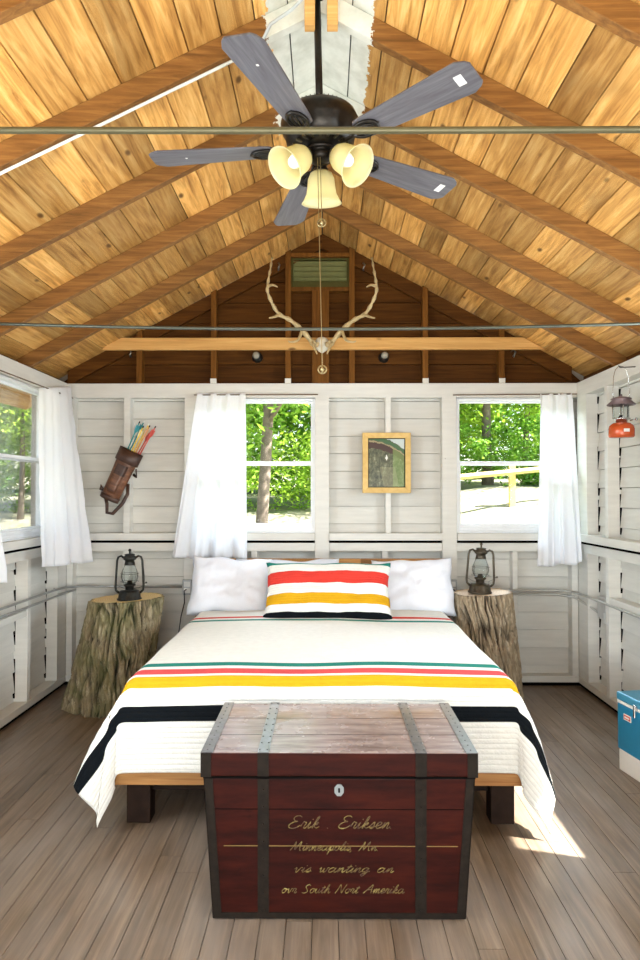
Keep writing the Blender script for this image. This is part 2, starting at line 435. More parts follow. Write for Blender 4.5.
# windows
def window(no, side, a0, a1):
    """built facing -y around its own origin, then turned to its wall"""
    w = a1-a0; root = empty('window_%d' % no); tag(root, kind='structure')
    z0, z1 = WZ0, WZ1-.002; h = w/2
    fr = MB(); t = .015
    fr.box(-h, -h+t, -.045, .04, z0, z1).box(h-t, h, -.045, .04, z0, z1).box(-h+t, h-t, -.045, .04, z1-t, z1)
    fr.box(-h+t, h-t, -.045, .04, z0, z0+.055).box(-h+t, h-t, -.055, -.045, z0+.010, z0+.018).box(-h+t, h-t, -.052, -.045, z0+.035, z0+.041)
    fr.build('window_frame', vinyl_m, root, bevel=.002)
    zm = P(0, 464, YB+.05).z
    for nm, y, s0, s1 in (('upper_sash', .018, zm-.012, z1-t), ('lower_sash', -.018, z0+.055, zm+.018)):
        s = MB(); q = .016; lo, hi = s0, s1
        s.box(-h+t, -h+t+q, y-.012, y+.012, lo, hi).box(h-t-q, h-t, y-.012, y+.012, lo, hi)
        s.box(-h+t+q, h-t-q, y-.012, y+.012, lo, lo+(.026 if 'upper' in nm else .014)).box(-h+t+q, h-t-q, y-.012, y+.012, hi-(.013 if 'upper' in nm else .02), hi)
        so = s.build(nm, vinyl_m, root, bevel=.002)
        MB().box(-h+t+q-.004, h-t-q+.004, y-.002, y+.002, lo+.01, hi-.01).build('pane', glass_m, so)
    m = (a0+a1)/2
    if side == 'back': root.location = (m, YB+SD-.03, 0)
    if side == 'left': root.location = (XL-SD+.03, m, 0); root.rotation_euler = (0, 0, R(90))
    if side == 'right': root.location = (XR+SD-.03, m, 0); root.rotation_euler = (0, 0, R(-90))
k = 0
for side in ('back', 'left', 'right'):
    for a0, a1 in WIN[side]:
        k += 1; window(k, side, a0, a1)

# roof: boards run along the room, butted over the rafters; they carry on outside as eaves
RY = [4.348-.597*i for i in range(0, 10)]         # rafter positions
EAVE = .36
dm = MB(); bw = .1385; cs = 1/math.sqrt(1+SL*SL); yend = 5.35
for sgn in (-1, 1):
    Lx = (abs(XL) if sgn < 0 else XR)+SD+EAVE; s = 0.004; nb = 0
    while s*cs < Lx:
        x0, x1 = s*cs, min((s+bw-.006)*cs, Lx)
        y = YF-.3; j = nb % 3
        while y < yend:
            y1 = min(y+(.603*random.choice((1, 2, 2, 3))), yend); 
            e = next((q+.02 for q in sorted(RY)+[yend] if q+.02 >= y1-.31), yend); y1 = min(max(e, y+.3), yend); r = random.random()
            a, b = RX+sgn*x0, RX+sgn*x1; za, zb = ZR+RD-SL*x0, ZR+RD-SL*x1
            dm.hexa([(a, y, za), (b, y, zb), (b, y1-.002, zb), (a, y1-.002, za), (a, y, za+.025), (b, y, zb+.025), (b, y1-.002, zb+.025), (a, y1-.002, za+.025)], r)
            y = y1
        s += bw; nb += 1
ceil = tag(dm.build('ceiling', deck_m), kind='structure')
sh = MB(); L0, L1 = abs(XL)+SD+EAVE+.03, XR+SD+EAVE+.03
sh.prism([(RX-L0, ZR+RD+.027-SL*L0), (RX, ZR+RD+.0255), (RX+L1, ZR+RD+.027-SL*L1), (RX+L1, ZR+RD+.05-SL*L1), (RX, ZR+RD+.05), (RX-L0, ZR+RD+.05-SL*L0)], 'y', YF-.35, yend+.03)
sh.build('roof_shingles', plain('grey_shingles', (.05, .05, .05), .9), ceil)

# rafters
pos = ['nearest the back wall', 'second from the back wall', 'third from the back wall', 'fourth from the back wall', 'fifth from the back wall, overhead', 'sixth from the back wall, above the camera']
SKEW = [0, -.04, -.09, -.14, -.16, -.16]
def rafter(y, th, sgn, mat=None, skew=0., xin=0., ext=EAVE-.02, drop=0.):
    L = (abs(XL) if sgn < 0 else XR)+SD+ext
    a, b = RX+sgn*xin, RX+sgn*L
    m = MB().prism([(a, ZR-SL*xin-drop), (b, ZR-SL*L-drop), (b, ZR+RD-.002-SL*L), (a, ZR+RD-.002-SL*xin)], 'y', y, y+th, random.random())
    for v_ in m.bm.verts: v_.co.y += skew*abs(v_.co.x-RX)/1.84
    return m.build('roof_beam', mat or rafter_m, bevel=.002)
for i, y in enumerate(RY):
    for sgn in (-1, 1):
        o = rafter(y, .04, sgn, skew=SKEW[min(i, 5)] if sgn < 0 else 0.); o['kind'] = 'structure'
        if i < 6: o['label'] = 'brown wooden rafter on the %s slope, %s' % ('left' if sgn < 0 else 'right', pos[i])
for sgn in (-1, 1):
    o = rafter(5.0, .04, sgn, gable_m, ext=-SD, drop=.017); o['kind'] = 'structure'; o['label'] = 'dark rafter flat against the gable, %s half' % ('left' if sgn < 0 else 'right')
# blocking between the rafters above the side walls
for X, nm in ((XL-SD-.02, 'left'), (XR+SD, 'right')):
    trim(MB().box(X, X+.02, YF, YB+SD+.05, PT, zd(X)-.005), gable_m, 0)

# gable: brown boards, studs, vent, centre board
gb = MB(); z = PT+.001; gy = YB+SD
while z < zd(RX)-.02:
    z1 = min(z+.152, zd(RX)-.012); 
    hw0, hw1 = max(0, (ZR+RD-.006-z)/SL), max(.005, (ZR+RD-.006-z1+.004)/SL)
    lim = 1.90
    gb.hexa([(max(RX-hw0, XL-SD), gy-.006, z), (min(RX+hw0, XR+SD), gy-.006, z), (min(RX+hw0, XR+SD), gy+.02, z), (max(RX-hw0, XL-SD), gy+.02, z),
             (max(RX-hw1, XL-SD), gy, z1-.004), (min(RX+hw1, XR+SD), gy, z1-.004), (min(RX+hw1, XR+SD), gy+.02, z1-.004), (max(RX-hw1, XL-SD), gy+.02, z1-.004)], random.random())
    z = z1
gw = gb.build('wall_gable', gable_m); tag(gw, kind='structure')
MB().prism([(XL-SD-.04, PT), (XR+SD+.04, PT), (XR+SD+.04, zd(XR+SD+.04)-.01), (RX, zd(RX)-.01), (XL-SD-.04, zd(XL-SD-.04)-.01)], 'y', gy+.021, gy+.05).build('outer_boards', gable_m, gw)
for px in (139, 213.5, 288, 352, 425.5, 502):
    x = P(px, 350, YB).x
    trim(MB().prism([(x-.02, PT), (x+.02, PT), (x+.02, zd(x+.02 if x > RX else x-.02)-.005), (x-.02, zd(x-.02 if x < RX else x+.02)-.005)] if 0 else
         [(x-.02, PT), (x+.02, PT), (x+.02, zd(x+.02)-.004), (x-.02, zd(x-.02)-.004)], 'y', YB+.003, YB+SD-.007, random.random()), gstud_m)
    if px in (213.5, 425.5, 502, 288): trim(MB().box(x-.022, x+.022, YB-.002, YB+.0025, PT+.001, PT+.035), trim_m, 0)
c0, c1 = P(312, 300, YB).x, P(329, 300, YB).x
trim(MB().box(c0, c1, YB-.002, YB+SD-.008, PT+.002, P(0, 291, YB).z, .3), gstud_m)
xa, xb, za, zb = P(288, 0, YB).x+.022, P(352, 0, YB).x-.022, P(0, 287, YB).z, P(0, 257, YB).z
trim(MB().box(xa, xb, YB+.01, YB+SD-.008, za-.03, za-.001, .4), gstud_m)
trim(MB().box(xa, xb, YB+.01, YB+SD-.008, zb+.001, zb+.03, .6), gstud_m)
vent = thing('louvre_vent', 'olive metal louvred vent high in the peak of the brown gable', 'vent', ((xa+xb)/2, YB+.05, za))
hw, hh = (xb-xa)/2-.002, zb-za-.004
ol = plain('olive_metal', (.07, .065, .015), .5, .1, spec=.2); ol2 = plain('pale_olive_metal', (.15, .15, .05), .5, .1, spec=.2)
f_ = MB().box(-hw, -hw+.015, -.02, .03, 0, hh).box(hw-.015, hw, -.02, .03, 0, hh).box(-hw+.015, hw-.015, -.02, .03, 0, .045).box(-hw+.015, hw-.015, -.02, .03, hh-.012, hh)
f_.build('frame', ol, vent, bevel=.001)
MB().box(-hw+.015, hw-.015, .028, .03, .045, hh-.012).build('backing', black_m, vent)
ls = MB()
for i in range(4): ls.obox((0, .002, .06+i*(hh-.075)/3.6), (2*hw-.03, .004, .045), Matrix.Rotation(R(38), 3, 'X'))
ls.build('louvres', ol2, vent)

# collar board across the gable and the block at the ridge
zc0, zc1 = P(0, 350, 4.925).z, P(0, 338, 4.925).z
trim(MB().prism([(-1.61, zc0), (1.575, zc0), (1.42, zc1), (-1.50, zc1)], 'y', 4.925, 4.958, .2), collar_m)
for a, b in ((304.5, 315), (327, 338)):
    q0, q1 = P(a, 20, 2.52).x, P(b, 20, 2.52).x
    trim(MB().box(q0, q1, 2.515, 2.557, P(0, 27, 2.52).z, ZR+RD-.03, .55), collar_m)

# ------------------------------------------------------------ outside
def gh(x, y):
    d = max(y-5.8, (-x-2.7)*.9, (x-2.7)*.9, 0)
    t = min(d/7.5, 1); h = 1.22*t*t*(3-2*t)
    return -.35 + h*1.17 + max(0, min(1, (x-.2)/3))*t*.42 + .05*noise.noise(Vector((x*.6, y*.6, 0))) + max(0, d-7.5)*.05
def ground_fn(u, v):
    x = -26+52*u; y = -8+48*v; return Vector((x, y, gh(x, y)))
gm = MB(); gm.grid(ground_fn, 78, 72)
n = N('dry_sandy_lawn'); f = n.noise(n.coord(), 3, 6, .75)
c = n.ramp(f, [(.35, (.17, .16, .115)), (.5, (.24, .23, .18)), (.64, (.14, .17, .07))])
sp = n.ramp(n.noise(n.coord(), 14, 3, .7), [(.60, (0, 0, 0)), (.68, (1, 1, 1))]); c = n.mix(sp, c, (.26, .19, .11))
n.col(c); n.set(Roughness=.95)
tag(gm.build('ground', n.m, smooth=True), kind='structure')

def leaf_mat(name, a, b):
    n = N(name); at = n.n('Attribute', attribute_name='rnd'); c = n.ramp(at.outputs['Fac'], [(0, a), (1, b)]); n.col(c); n.set(Roughness=.5)
    t = n.n('BsdfTranslucent'); n.l(n.mix(.5, c, (.45, .70, .05)), t.inputs[0]); mx = n.n('MixShader'); mx.inputs[0].default_value = .45
    n.l(n.b.outputs[0], mx.inputs[1]); n.l(t.outputs[0], mx.inputs[2]); n.l(mx.outputs[0], n.out.inputs[0]); return n.m
leafA = leaf_mat('green_leaves', (.07, .20, .03), (.26, .50, .08)); leafB = leaf_mat('yellow_green_leaves', (.16, .34, .03), (.50, .68, .10))
bark_out = plain('tree_trunk_bark', (.20, .16, .13), .9, var=.4, scale=12)
def leaf_cloud(n, rx, ry, rz, size, clumps, rs, hollow=.5):
    rr = random.Random(rs); m = MB()
    cl = []
    for i in range(clumps):
        while 1:
            p = Vector((rr.uniform(-1, 1), rr.uniform(-1, 1), rr.uniform(-1, 1)))
            if p.length < 1: break
        cl.append((Vector((p.x*rx, p.y*ry, p.z*rz)), rr.uniform(.25, .5)*min(rx, rz), rr.random()))
    for i in range(n):
        c, ra, tone = rr.choice(cl)
        d = Vector((rr.gauss(0, 1), rr.gauss(0, 1), rr.gauss(0, 1))).normalized()*ra*rr.uniform(.3, 1)
        d.z *= .65; q = c+d
        M3 = Euler((rr.uniform(-.9, .9), rr.uniform(-.9, .9), rr.uniform(0, 6.28))).to_matrix(); s = size*rr.uniform(.6, 1.3); r = min(1, max(0, tone*.6+rr.random()*.5))
        vs = [m.v(q+M3 @ Vector(v), r) for v in ((-s, 0, 0), (0, -s*.45, s*.1), (s, 0, 0), (0, s*.45, s*.1))]
        m.f(vs)
    return m
def mesh_of(mb, name, mat):
    o = mb.build(name, mat, normals=False); me = o.data; bpy.data.objects.remove(o); return me
crowns = [mesh_of(leaf_cloud(22000, 2.3, 2.0, 2.2, .06, 90, 1), 'crown', leafA), mesh_of(leaf_cloud(22000, 2.2, 2.2, 2.6, .06, 100, 2), 'crown', leafB)]
def tree(x, y, r, H, cr, zc, sc, label, lean=0.):
    z = gh(x, y)-.05; t = thing('tree', label, 'tree', (x, y, z), group='trees around the cabin')
    pts = [(lean*q*q*H*.12+.06*math.sin(q*5+x), .05*math.sin(q*4+y), q*H) for q in [i/10 for i in range(11)]]
    m = MB(); m.tube(pts, [r*(1.25 if i == 0 else 1-.55*i/10) for i in range(11)], 10)
    for i in range(5):
        a = i*2.4+x; b = Vector(pts[4+i]); m.tube([b, b+Vector((math.cos(a)*.5, math.sin(a)*.5, .5)), b+Vector((math.cos(a)*1.3, math.sin(a)*1.3, 1.0))], [r*.4, r*.28, r*.12], 6)
    m.build('trunk', bark_out, t, smooth=True)
    c = bpy.data.objects.new('crown', crowns[cr]); C.objects.link(c); c.parent = t; c.location = (0, 0, zc); c.scale = (sc,)*3; c.rotation_euler = (0, 0, x*3+y)
for a in [(-.80, 8.6, .085, 5.5, 0, 3.9, .95, 'tree with a slender grey trunk close behind the left back window', .3),
          (3.45, 14.5, .11, 7.5, 0, 4.2, 1.15, 'tree with a straight dark trunk behind the fence, middle of the right back window', 0),
          (4.5, 15.3, .07, 7, 1, 4.0, 1.2, 'thin tree behind the fence beside the curtain of the right back window', .2),
          (2.1, 16.2, .07, 7, 1, 3.6, 1.2, 'bright leafy tree at the left edge of the right back window', 0),
          (.7, 14.0, .08, 6, 1, 3.4, 1.1, 'bright tree seen through the right part of the left back window', -.2),
          (-2.6, 14.0, .09, 6.5, 0, 3.8, 1.15, 'leafy tree hidden mostly by the curtain of the left back window', 0),
          (-6.3, 10.6, .10, 6, 0, 4.2, 1.0, 'tree with a dark leaning trunk outside the left wall window', .5),
          (-7.4, 13.4, .09, 6.5, 1, 3.6, 1.1, 'bright tree farther outside the left wall window', -.3),
          (-5.3, 11.9, .05, 5, 1, 3.2, .85, 'thin young tree outside the left wall window', .2)]: tree(*a)
# woods farther away: nobody could count these
tm = MB()
wood_st = leaf_cloud(45000, 15, 1.4, 3.8, .15, 520, 5)
o = wood_st.build('foliage', leafA, normals=False); o.location = (0, 20.5, 3.6); tag(o, 'dense green woods behind the fence and trees', 'foliage', kind='stuff')
wood_sl = leaf_cloud(26000, 1.6, 12, 3.6, .13, 320, 6)
o = wood_sl.build('foliage', leafB, normals=False); o.location = (-13.5, 16, 3.0); tag(o, 'sunlit green woods outside the left wall', 'foliage', kind='stuff')
ug = leaf_cloud(22000, 5.5, .8, 1.0, .05, 260, 8)
o = ug.build('undergrowth', leafB, normals=False); o.location = (-3.0, 13.0, 1.75); tag(o, 'yellow green undergrowth low behind the left back window', 'undergrowth', kind='stuff')
ug = leaf_cloud(16000, 4.5, .7, .75, .05, 160, 9)
o = ug.build('undergrowth', leafA, normals=False); o.location = (4.6, 14.0, 2.15); tag(o, 'dark green undergrowth behind the yellow rail fence', 'undergrowth', kind='stuff')

ug = leaf_cloud(16000, .8, 4.5, 1.0, .05, 220, 10)
o = ug.build('undergrowth', leafB, normals=False); o.location = (-9.0, 13.0, 1.3); tag(o, 'yellow green undergrowth low outside the left wall window', 'undergrowth', kind='stuff')
yw = plain('yellow_fence_wood', (.66, .52, .20), .7)
fn_ = thing('rail_fence', 'yellow wooden rail fence on the pale slope behind the right back window', 'fence', (3.2, 11.4, gh(3.2, 11.4)))
o0 = Vector(fn_.location)
ra, rb = P(440, 479, 11.0)-o0, P(590, 464.5, 11.9)-o0
MB().tube([ra, rb], .045, 4, flat=1).build('rail', yw, fn_)
for px, yy in ((447, 11.1), (513.5, 11.45), (586, 11.9)):
    p = P(px, 470, yy); g = gh(p.x, p.y)-o0.z; MB().box(p.x-o0.x-.05, p.x-o0.x+.05, p.y-o0.y+.05, p.y-o0.y+.13, g-.2, P(0, 463, yy).z-o0.z).build('post', yw, fn_)

# ------------------------------------------------------------ bed
BX, BW = -.02, .80
pine = wood('pine_bed_wood', (.30, .12, .035), (.46, .22, .07), (.58, .31, .11), (.5, 8, 8), board=.15)
darkw = plain('dark_stained_bed_leg', (.022, .012, .008), .6, spec=.1, var=.3)
hbm = wood('headboard_slats', (.24, .10, .03), (.42, .20, .06), (.62, .36, .13), (.5, 8, 8), board=.7, knots=False)
YFT, YHD = 2.84, 4.86
bed = thing('bed', 'wooden double bed with pine foot rail, against the white back wall', 'bed', (BX, 3.85, 0))
by = 3.85
hb = MB(); xs = [-.895, -.52, -.22, .02, .27, .55, .895]
for i in range(6): hb.box(xs[i]+.0005, xs[i+1]-.0005, YHD-by, YHD-by+.035, .25, .912, i*.17+.05)
hb.build('headboard', hbm, bed, bevel=.003)
MB().box(-.845, .845, YFT-by, YFT-by+.04, .175, .285, .3).build('foot_rail', pine, bed, bevel=.003)
MB().box(-.79, .79, YFT-by+.10, YFT-by+.16, .115, .172).build('cross_beam', darkw, bed)
for sx in (-1, 1): MB().box(min(sx*.805, sx*.845), max(sx*.805, sx*.845), YFT-by+.04, YHD-by, .175, .285, .6).build('side_rail', pine, bed, bevel=.003)
for sx in (-1, 1):
    for yy in (YFT-by+.045, YHD-by-.09): 
        a, b = sorted((sx*.803, sx*.705)); MB().box(a, b, yy, yy+.085, 0, .174).build('leg', darkw, bed, bevel=.004)
mt = MB().box(BX-.765, BX+.765, YFT+.045, YHD-.01, .29, .575).build('mattress', sheet_m, bevel=.04); tag(mt, 'thick white mattress under the striped quilt', 'mattress')

# quilt
TZ, R0 = .605, .045
QA, QB = .50, .385
QH = 1.62    # length of the top towards the pillows
tot = QH+QB
def vs(v): return (v+QH)/tot
q_st = [(0, WHT)]
for a, b, col in ((-1.345, -1.285, RED), (-1.235, -1.185, GREEN), (-.215, -.150, GREEN), (-.105, -.030, PINK), (-.005, .045, YEL), (.115, .180, BLK)):
    q_st += [(vs(a), col), (vs(b), WHT)]
quilt_m = striped('striped_quilt', q_st, (6, tot/.021))
hw_ = BW-R0
def qpos(u, v):
    s = (u-.5)*2*(hw_+QA+.02); sx = 1 if s >= 0 else -1; a = abs(s)-hw_; b = -QH+v*tot-(-R0*.2)
    edge = b+0.
    b_ = max(edge, 0); kb = min(1, b_/.12); ex = (.075 if sx < 0 else .05)*kb*kb*(3-2*kb); ex = ex*(1-math.exp(-max(a, 0)/max(ex, 1e-5))) if ex > 1e-5 else 0.; a_ = max(a, 0)-ex
    top = TZ+.010*noise.noise(Vector((s*2.2, b*2.2, 3)))+.016*math.exp(-((b+.9)/.9)**2)*(1-min(1, abs(s)/hw_)**4)
    if a_ == 0 and b_ == 0 and ex == 0: return Vector((BX+s, YFT-.01+R0-b-R0, top)) if 0 else Vector((BX+s, YFT+R0-b-.012, top))
    r = math.hypot(a_, b_); th = math.degrees(math.atan2(b_, a_))
    def interp(t, tab):
        for (x0, y0), (x1, y1) in zip(tab, tab[1:]):
            if t <= x1: k = (t-x0)/(x1-x0); k = k*k*(3-2*k); return y0+(y1-y0)*k
        return tab[-1][1]
    if sx < 0:
        phi = interp(th, [(0, 0), (15, 24), (37, 62), (60, 86), (90, 90)]); al = interp(th, [(0, 17), (16, 19), (38, 9), (62, 4), (90, 3)])
    else:
        phi = interp(th, [(0, 0), (20, 20), (37, 50), (60, 84), (90, 90)]); al = interp(th, [(0, 11), (16, 14), (38, 12), (62, 5), (90, 3)])
    if b_ == 0:
        t = min(1, -edge/.75); al = al*(1-t)+6*t + 5*math.sin(edge*9)*min(1, a_/.3)*min(1, -edge/.3)
    if th > 60: al += 1.2*math.sin(s*7)
    al = R(max(al, .5)); phi = R(phi)
    if r < R0*PI/2:
        t = r/R0; out = R0*math.sin(t); dn = R0*(1-math.cos(t))
    else:
        rem = r-R0*PI/2; out = R0+rem*math.sin(al); dn = R0+rem*math.cos(al)
    dx, dy = math.cos(phi), math.sin(phi)
    z = top-dn
    if z < .014: out += (.014-z)*.6; z = .014+.002*(s % 1)
    return Vector((BX+sx*(hw_+ex+out*dx), YFT+R0-.012-(min(b, 0) if b_ == 0 else 0)-out*dy*(1 if b_ > 0 else 0), z)) if a_ > 0 else Vector((BX+s, YFT+R0-.012-out, z))
qm = MB(); qm.grid(lambda u, v: qpos(u, v), 190, 170)
o = qm.build('quilt', quilt_m, smooth=True, solid=.007, normals=False); tag(o, 'white channel-stitched quilt with green, red, yellow and black stripes spread over the bed', 'quilt')

# pillows
def pillow_mesh(w, h, t, seed, ears=.05, sag=0.):
    def fn(side):
        def g(u, v):
            a, b = u*2-1, v*2-1
            k = max(0, (1-a**4)*(1-b**4))**.55
            x = a*w/2*(1-ears*(1-b*b)); y = b*h/2*(1-ears*1.3*(1-a*a))
            x += .012*noise.noise(Vector((b*2, seed, side)))*(abs(a)); y += .02*noise.noise(Vector((a*2, seed+4, 1)))*abs(b)
            w_ = .016*noise.noise(Vector((a*3.1, b*3.1, seed*3)))*k+.006*noise.noise(Vector((a*9, b*9, seed)))*k
            z = side*(t/2*k*(1+sag*(-b))+.002)+w_
            return Vector((x, y, z))
        return g
    m = MB(); m.grid(fn(1), 40, 30); m.grid(lambda u, v: fn(-1)(1-u, v), 40, 30)
    bmesh.ops.remove_doubles(m.bm, verts=m.bm.verts, dist=.0045)
    return m
def pillow(name, label, loc, rot, w, h, t, seed, mat, group=None, cat='pillow'):
    o = pillow_mesh(w, h, t, seed, sag=.25).build(name, mat, smooth=True); o.location = loc; o.rotation_euler = [R(q) for q in rot]
    tag(o, label, cat, group); return o
p = P(290, 590, 4.76); pillow('pillow', 'white pillow behind the front left one, its corner showing above the striped pillow', (p.x-.02, 4.765, .715), (76, 0, 0), .72, .42, .11, 2, pillow_m)
p = P(380, 590, 4.76); pillow('pillow', 'white pillow leaning on the headboard behind the striped pillow, mostly hidden', (p.x+.03, 4.765, .70), (75, 0, 0), .70, .40, .11, 3, pillow_m)
p = P(229, 591, 4.56); pillow('pillow', 'plump white pillow at the left end of the headboard', (p.x, 4.60, .752), (66, 3, 2), .53, .41, .17, 5, pillow_m)
p = P(414, 590, 4.56); pillow('pillow', 'plump white pillow at the right end of the headboard', (p.x, 4.60, .745), (66, -2, -2), .54, .40, .17, 9, pillow_m)
ps = [(0, BLK), (.125, WHT), (.235, YEL), (.40, WHT), (.57, RED), (.765, WHT), (.91, GREEN), (.985, WHT)]
sp_m = striped('striped_pillow_cover', ps, (2, 26))
def spil():
    m = pillow_mesh(.79, .42, .13, 12, ears=.06)
    uvl = m.uv
    for f_ in m.bm.faces:
        for l in f_.loops: l[uvl].uv = (l.vert.co.x/.79+.5, l.vert.co.y/.42+.5)
    return m
o = spil().build('accent_pillow', sp_m, smooth=True); o.location = (P(328, 593, 4.25).x, 4.255, .765); o.rotation_euler = (R(54), 0, R(-1)); tag(o, 'quilted lumbar pillow with green, red, yellow and black stripes', 'pillow')

# ------------------------------------------------------------ trunk at the foot of the bed
def tmat(name, a, b, c, rough, bumps=.2, spec=.5):
    n = N(name); f = n.noise(n.coord((1, 6, 6)), 5, 5, .65); cc = n.ramp(f, [(.3, a), (.5, b), (.75, c)])
    sc = n.ramp(n.noise(n.coord((2, 2, 2)), 9, 6, .75), [(.60, (0, 0, 0)), (.72, (.55,)*3)]); cc = n.mix(sc, cc, tuple(x*.3 for x in a)); n.col(cc)
    n.l(n.ramp(n.noise(n.coord(), 8, 4), [(.3, (rough-.08,)*3), (.7, (rough+.1,)*3)]), n.b.inputs['Roughness']); n.bump(f, bumps, .003); n.b.inputs['Specular IOR Level'].default_value = spec; return n.m
redp = tmat('worn_dark_red_paint', (.014, .002, .001), (.028, .0038, .002), (.050, .0075, .003), .5, spec=.12)
lidp = tmat('scuffed_lid_sheen', (.12, .075, .068), (.24, .175, .16), (.38, .31, .29), .24)  # lid top wood, with the grey of reflected windows put into its colour
iron = plain('dark_iron_band', (.014, .010, .007), .6, .0, spec=.12, var=.4, scale=40)
ironl = plain('pale_steel_band', (.15, .145, .145), .3, .5, var=.3, scale=30)  # paler metal for the bands on the lid top
TY0, TY1 = 2.225, 2.752
tx = .045
tk = thing('wooden_trunk', 'old dark red wooden trunk with iron bands and faded writing at the bed foot', 'trunk', (tx, (TY0+TY1)/2, 0))
hy = (TY1-TY0)/2
def front_y(z): return -hy+.006+.012*(1-z/.47)
body = MB(); wt, wb, zt = .432, .402, .452
body.hexa([(-wb, -hy+.018, .004), (wb, -hy+.018, .004), (wb, hy-.012, .004), (-wb, hy-.012, .004), (-wt, -hy+.008, zt), (wt, -hy+.008, zt), (wt, hy-.006, zt), (-wt, hy-.006, zt)])
body.build('body', redp, tk, bevel=.004)
def fx(z): return -hy+.018-.010*z/zt
def hwz(z): return wb+(wt-wb)*z/zt
# seam between two boards, the pale scratch line
MB().box(-.37, .38, fx(.235)-.0012, fx(.235)+.002, .2338, .2362).build('scratch_line', plain('worn_yellow_line', (.20, .12, .03), .6), tk)
MB().box(-.43, .43, fx(.40)-.0006, fx(.40)+.002, .352, .354).build('board_seam', black_m, tk)
lid = MB().box(-.440, .440, -hy, hy, .460, .535).build('lid', [redp, lidp], tk, bevel=.004)
for p_ in lid.data.polygons:
    if p_.normal.z > .9: p_.material_index = 1
mbs = MB()
for yy in (-hy+.17, -hy+.345): mbs.box(-.415, .415, yy-.001, yy+.001, .5345, .5355)
mbs.build('lid_seam', black_m, lid)
MB().box(-.436, .436, -hy+.003, hy-.003, .4525, .4595).build('lid_gap', black_m, tk)
for bx in (-.243, .262):
    b = MB(); b.box(bx-.018, bx+.018, -hy-.003, -hy+.001, .462, .5362); b.build('front_band', iron, lid)
    b = MB(); b.box(bx-.018, bx+.018, -hy-.003, hy+.003, .5351, .5382)
    for i in range(9):
        for sx in (-.012, .012): b.sphere((bx+sx, -hy+.02+i*.061, .5382), .0035, n=6, m=4)
    b.build('top_band', ironl, lid)
    b = MB(); b.hexa([(bx-.018, fx(.006)-.003, .006), (bx+.018, fx(.006)-.003, .006), (bx+.018, fx(.006)+.001, .006), (bx-.018, fx(.006)+.001, .006), (bx-.018, fx(.45)-.003, .45), (bx+.018, fx(.45)-.003, .45), (bx+.018, fx(.45)+.001, .45), (bx-.018, fx(.45)+.001, .45)])
    for i in range(8): b.sphere((bx, fx(.03+i*.055)-.003, .03+i*.055), .0035, n=6, m=4)
    b.build('body_band', iron, tk)
for sx in (-1, 1):
    b = MB()
    for (z0, z1) in ((.004, .452),):
        a0, a1 = sx*(hwz(z0)+.003), sx*(hwz(z1)+.003); c0, c1 = sx*(hwz(z0)-.026), sx*(hwz(z1)-.026)
        b.hexa([(min(a0, c0), fx(z0)-.003, z0), (max(a0, c0), fx(z0)-.003, z0), (max(a0, c0), fx(z0)+.001, z0), (min(a0, c0), fx(z0)+.001, z0), (min(a1, c1), fx(z1)-.003, z1), (max(a1, c1), fx(z1)-.003, z1), (max(a1, c1), fx(z1)+.001, z1), (min(a1, c1), fx(z1)+.001, z1)])
        e0, e1 = sx*(hwz(z0)-.001), sx*(hwz(z1)-.001)
        b.hexa([(min(a0, e0), fx(z0)-.003, z0), (max(a0, e0), fx(z0)-.003, z0), (max(a0, e0), fx(z0)+.05, z0), (min(a0, e0), fx(z0)+.05, z0), (min(a1, e1), fx(z1)-.003, z1), (max(a1, e1), fx(z1)-.003, z1), (max(a1, e1), fx(z1)+.05, z1), (min(a1, e1), fx(z1)+.05, z1)])
    b.build('corner_band', iron, tk)
    b = MB(); a, c = sorted((sx*.443, sx*.405)); b.box(a, c, -hy-.003, hy+.003, .5352, .5378)
    for i in range(12): b.sphere((sx*.424, -hy+.02+i*.044, .5378), .003, n=6, m=4)
    b.build('lid_edge_band', ironl, lid)
    a, c = sorted((sx*.443, sx*.41)); MB().box(a, c, -hy-.003, -hy+.001, .459, .5365).build('lid_corner_plate', iron, lid)
MB().box(-.402, .402, fx(.01)-.003, fx(.01)+.001, .004, .022).build('bottom_band', iron, tk)
lk = MB(); lk.prism([(.020*math.cos(k*PI/4+.39)*(.8), .020*math.sin(k*PI/4+.39)) for k in range(8)], 'y', 0, .004)
lo = lk.build('lock_plate', plain('dull_steel', (.30, .33, .33), .4, .8), tk); lo.location = (.0, fx(.42)-.0035, .415)
MB().box(-.003, .003, -.0015, .0, -.007, .007).build('keyhole', black_m, lo)

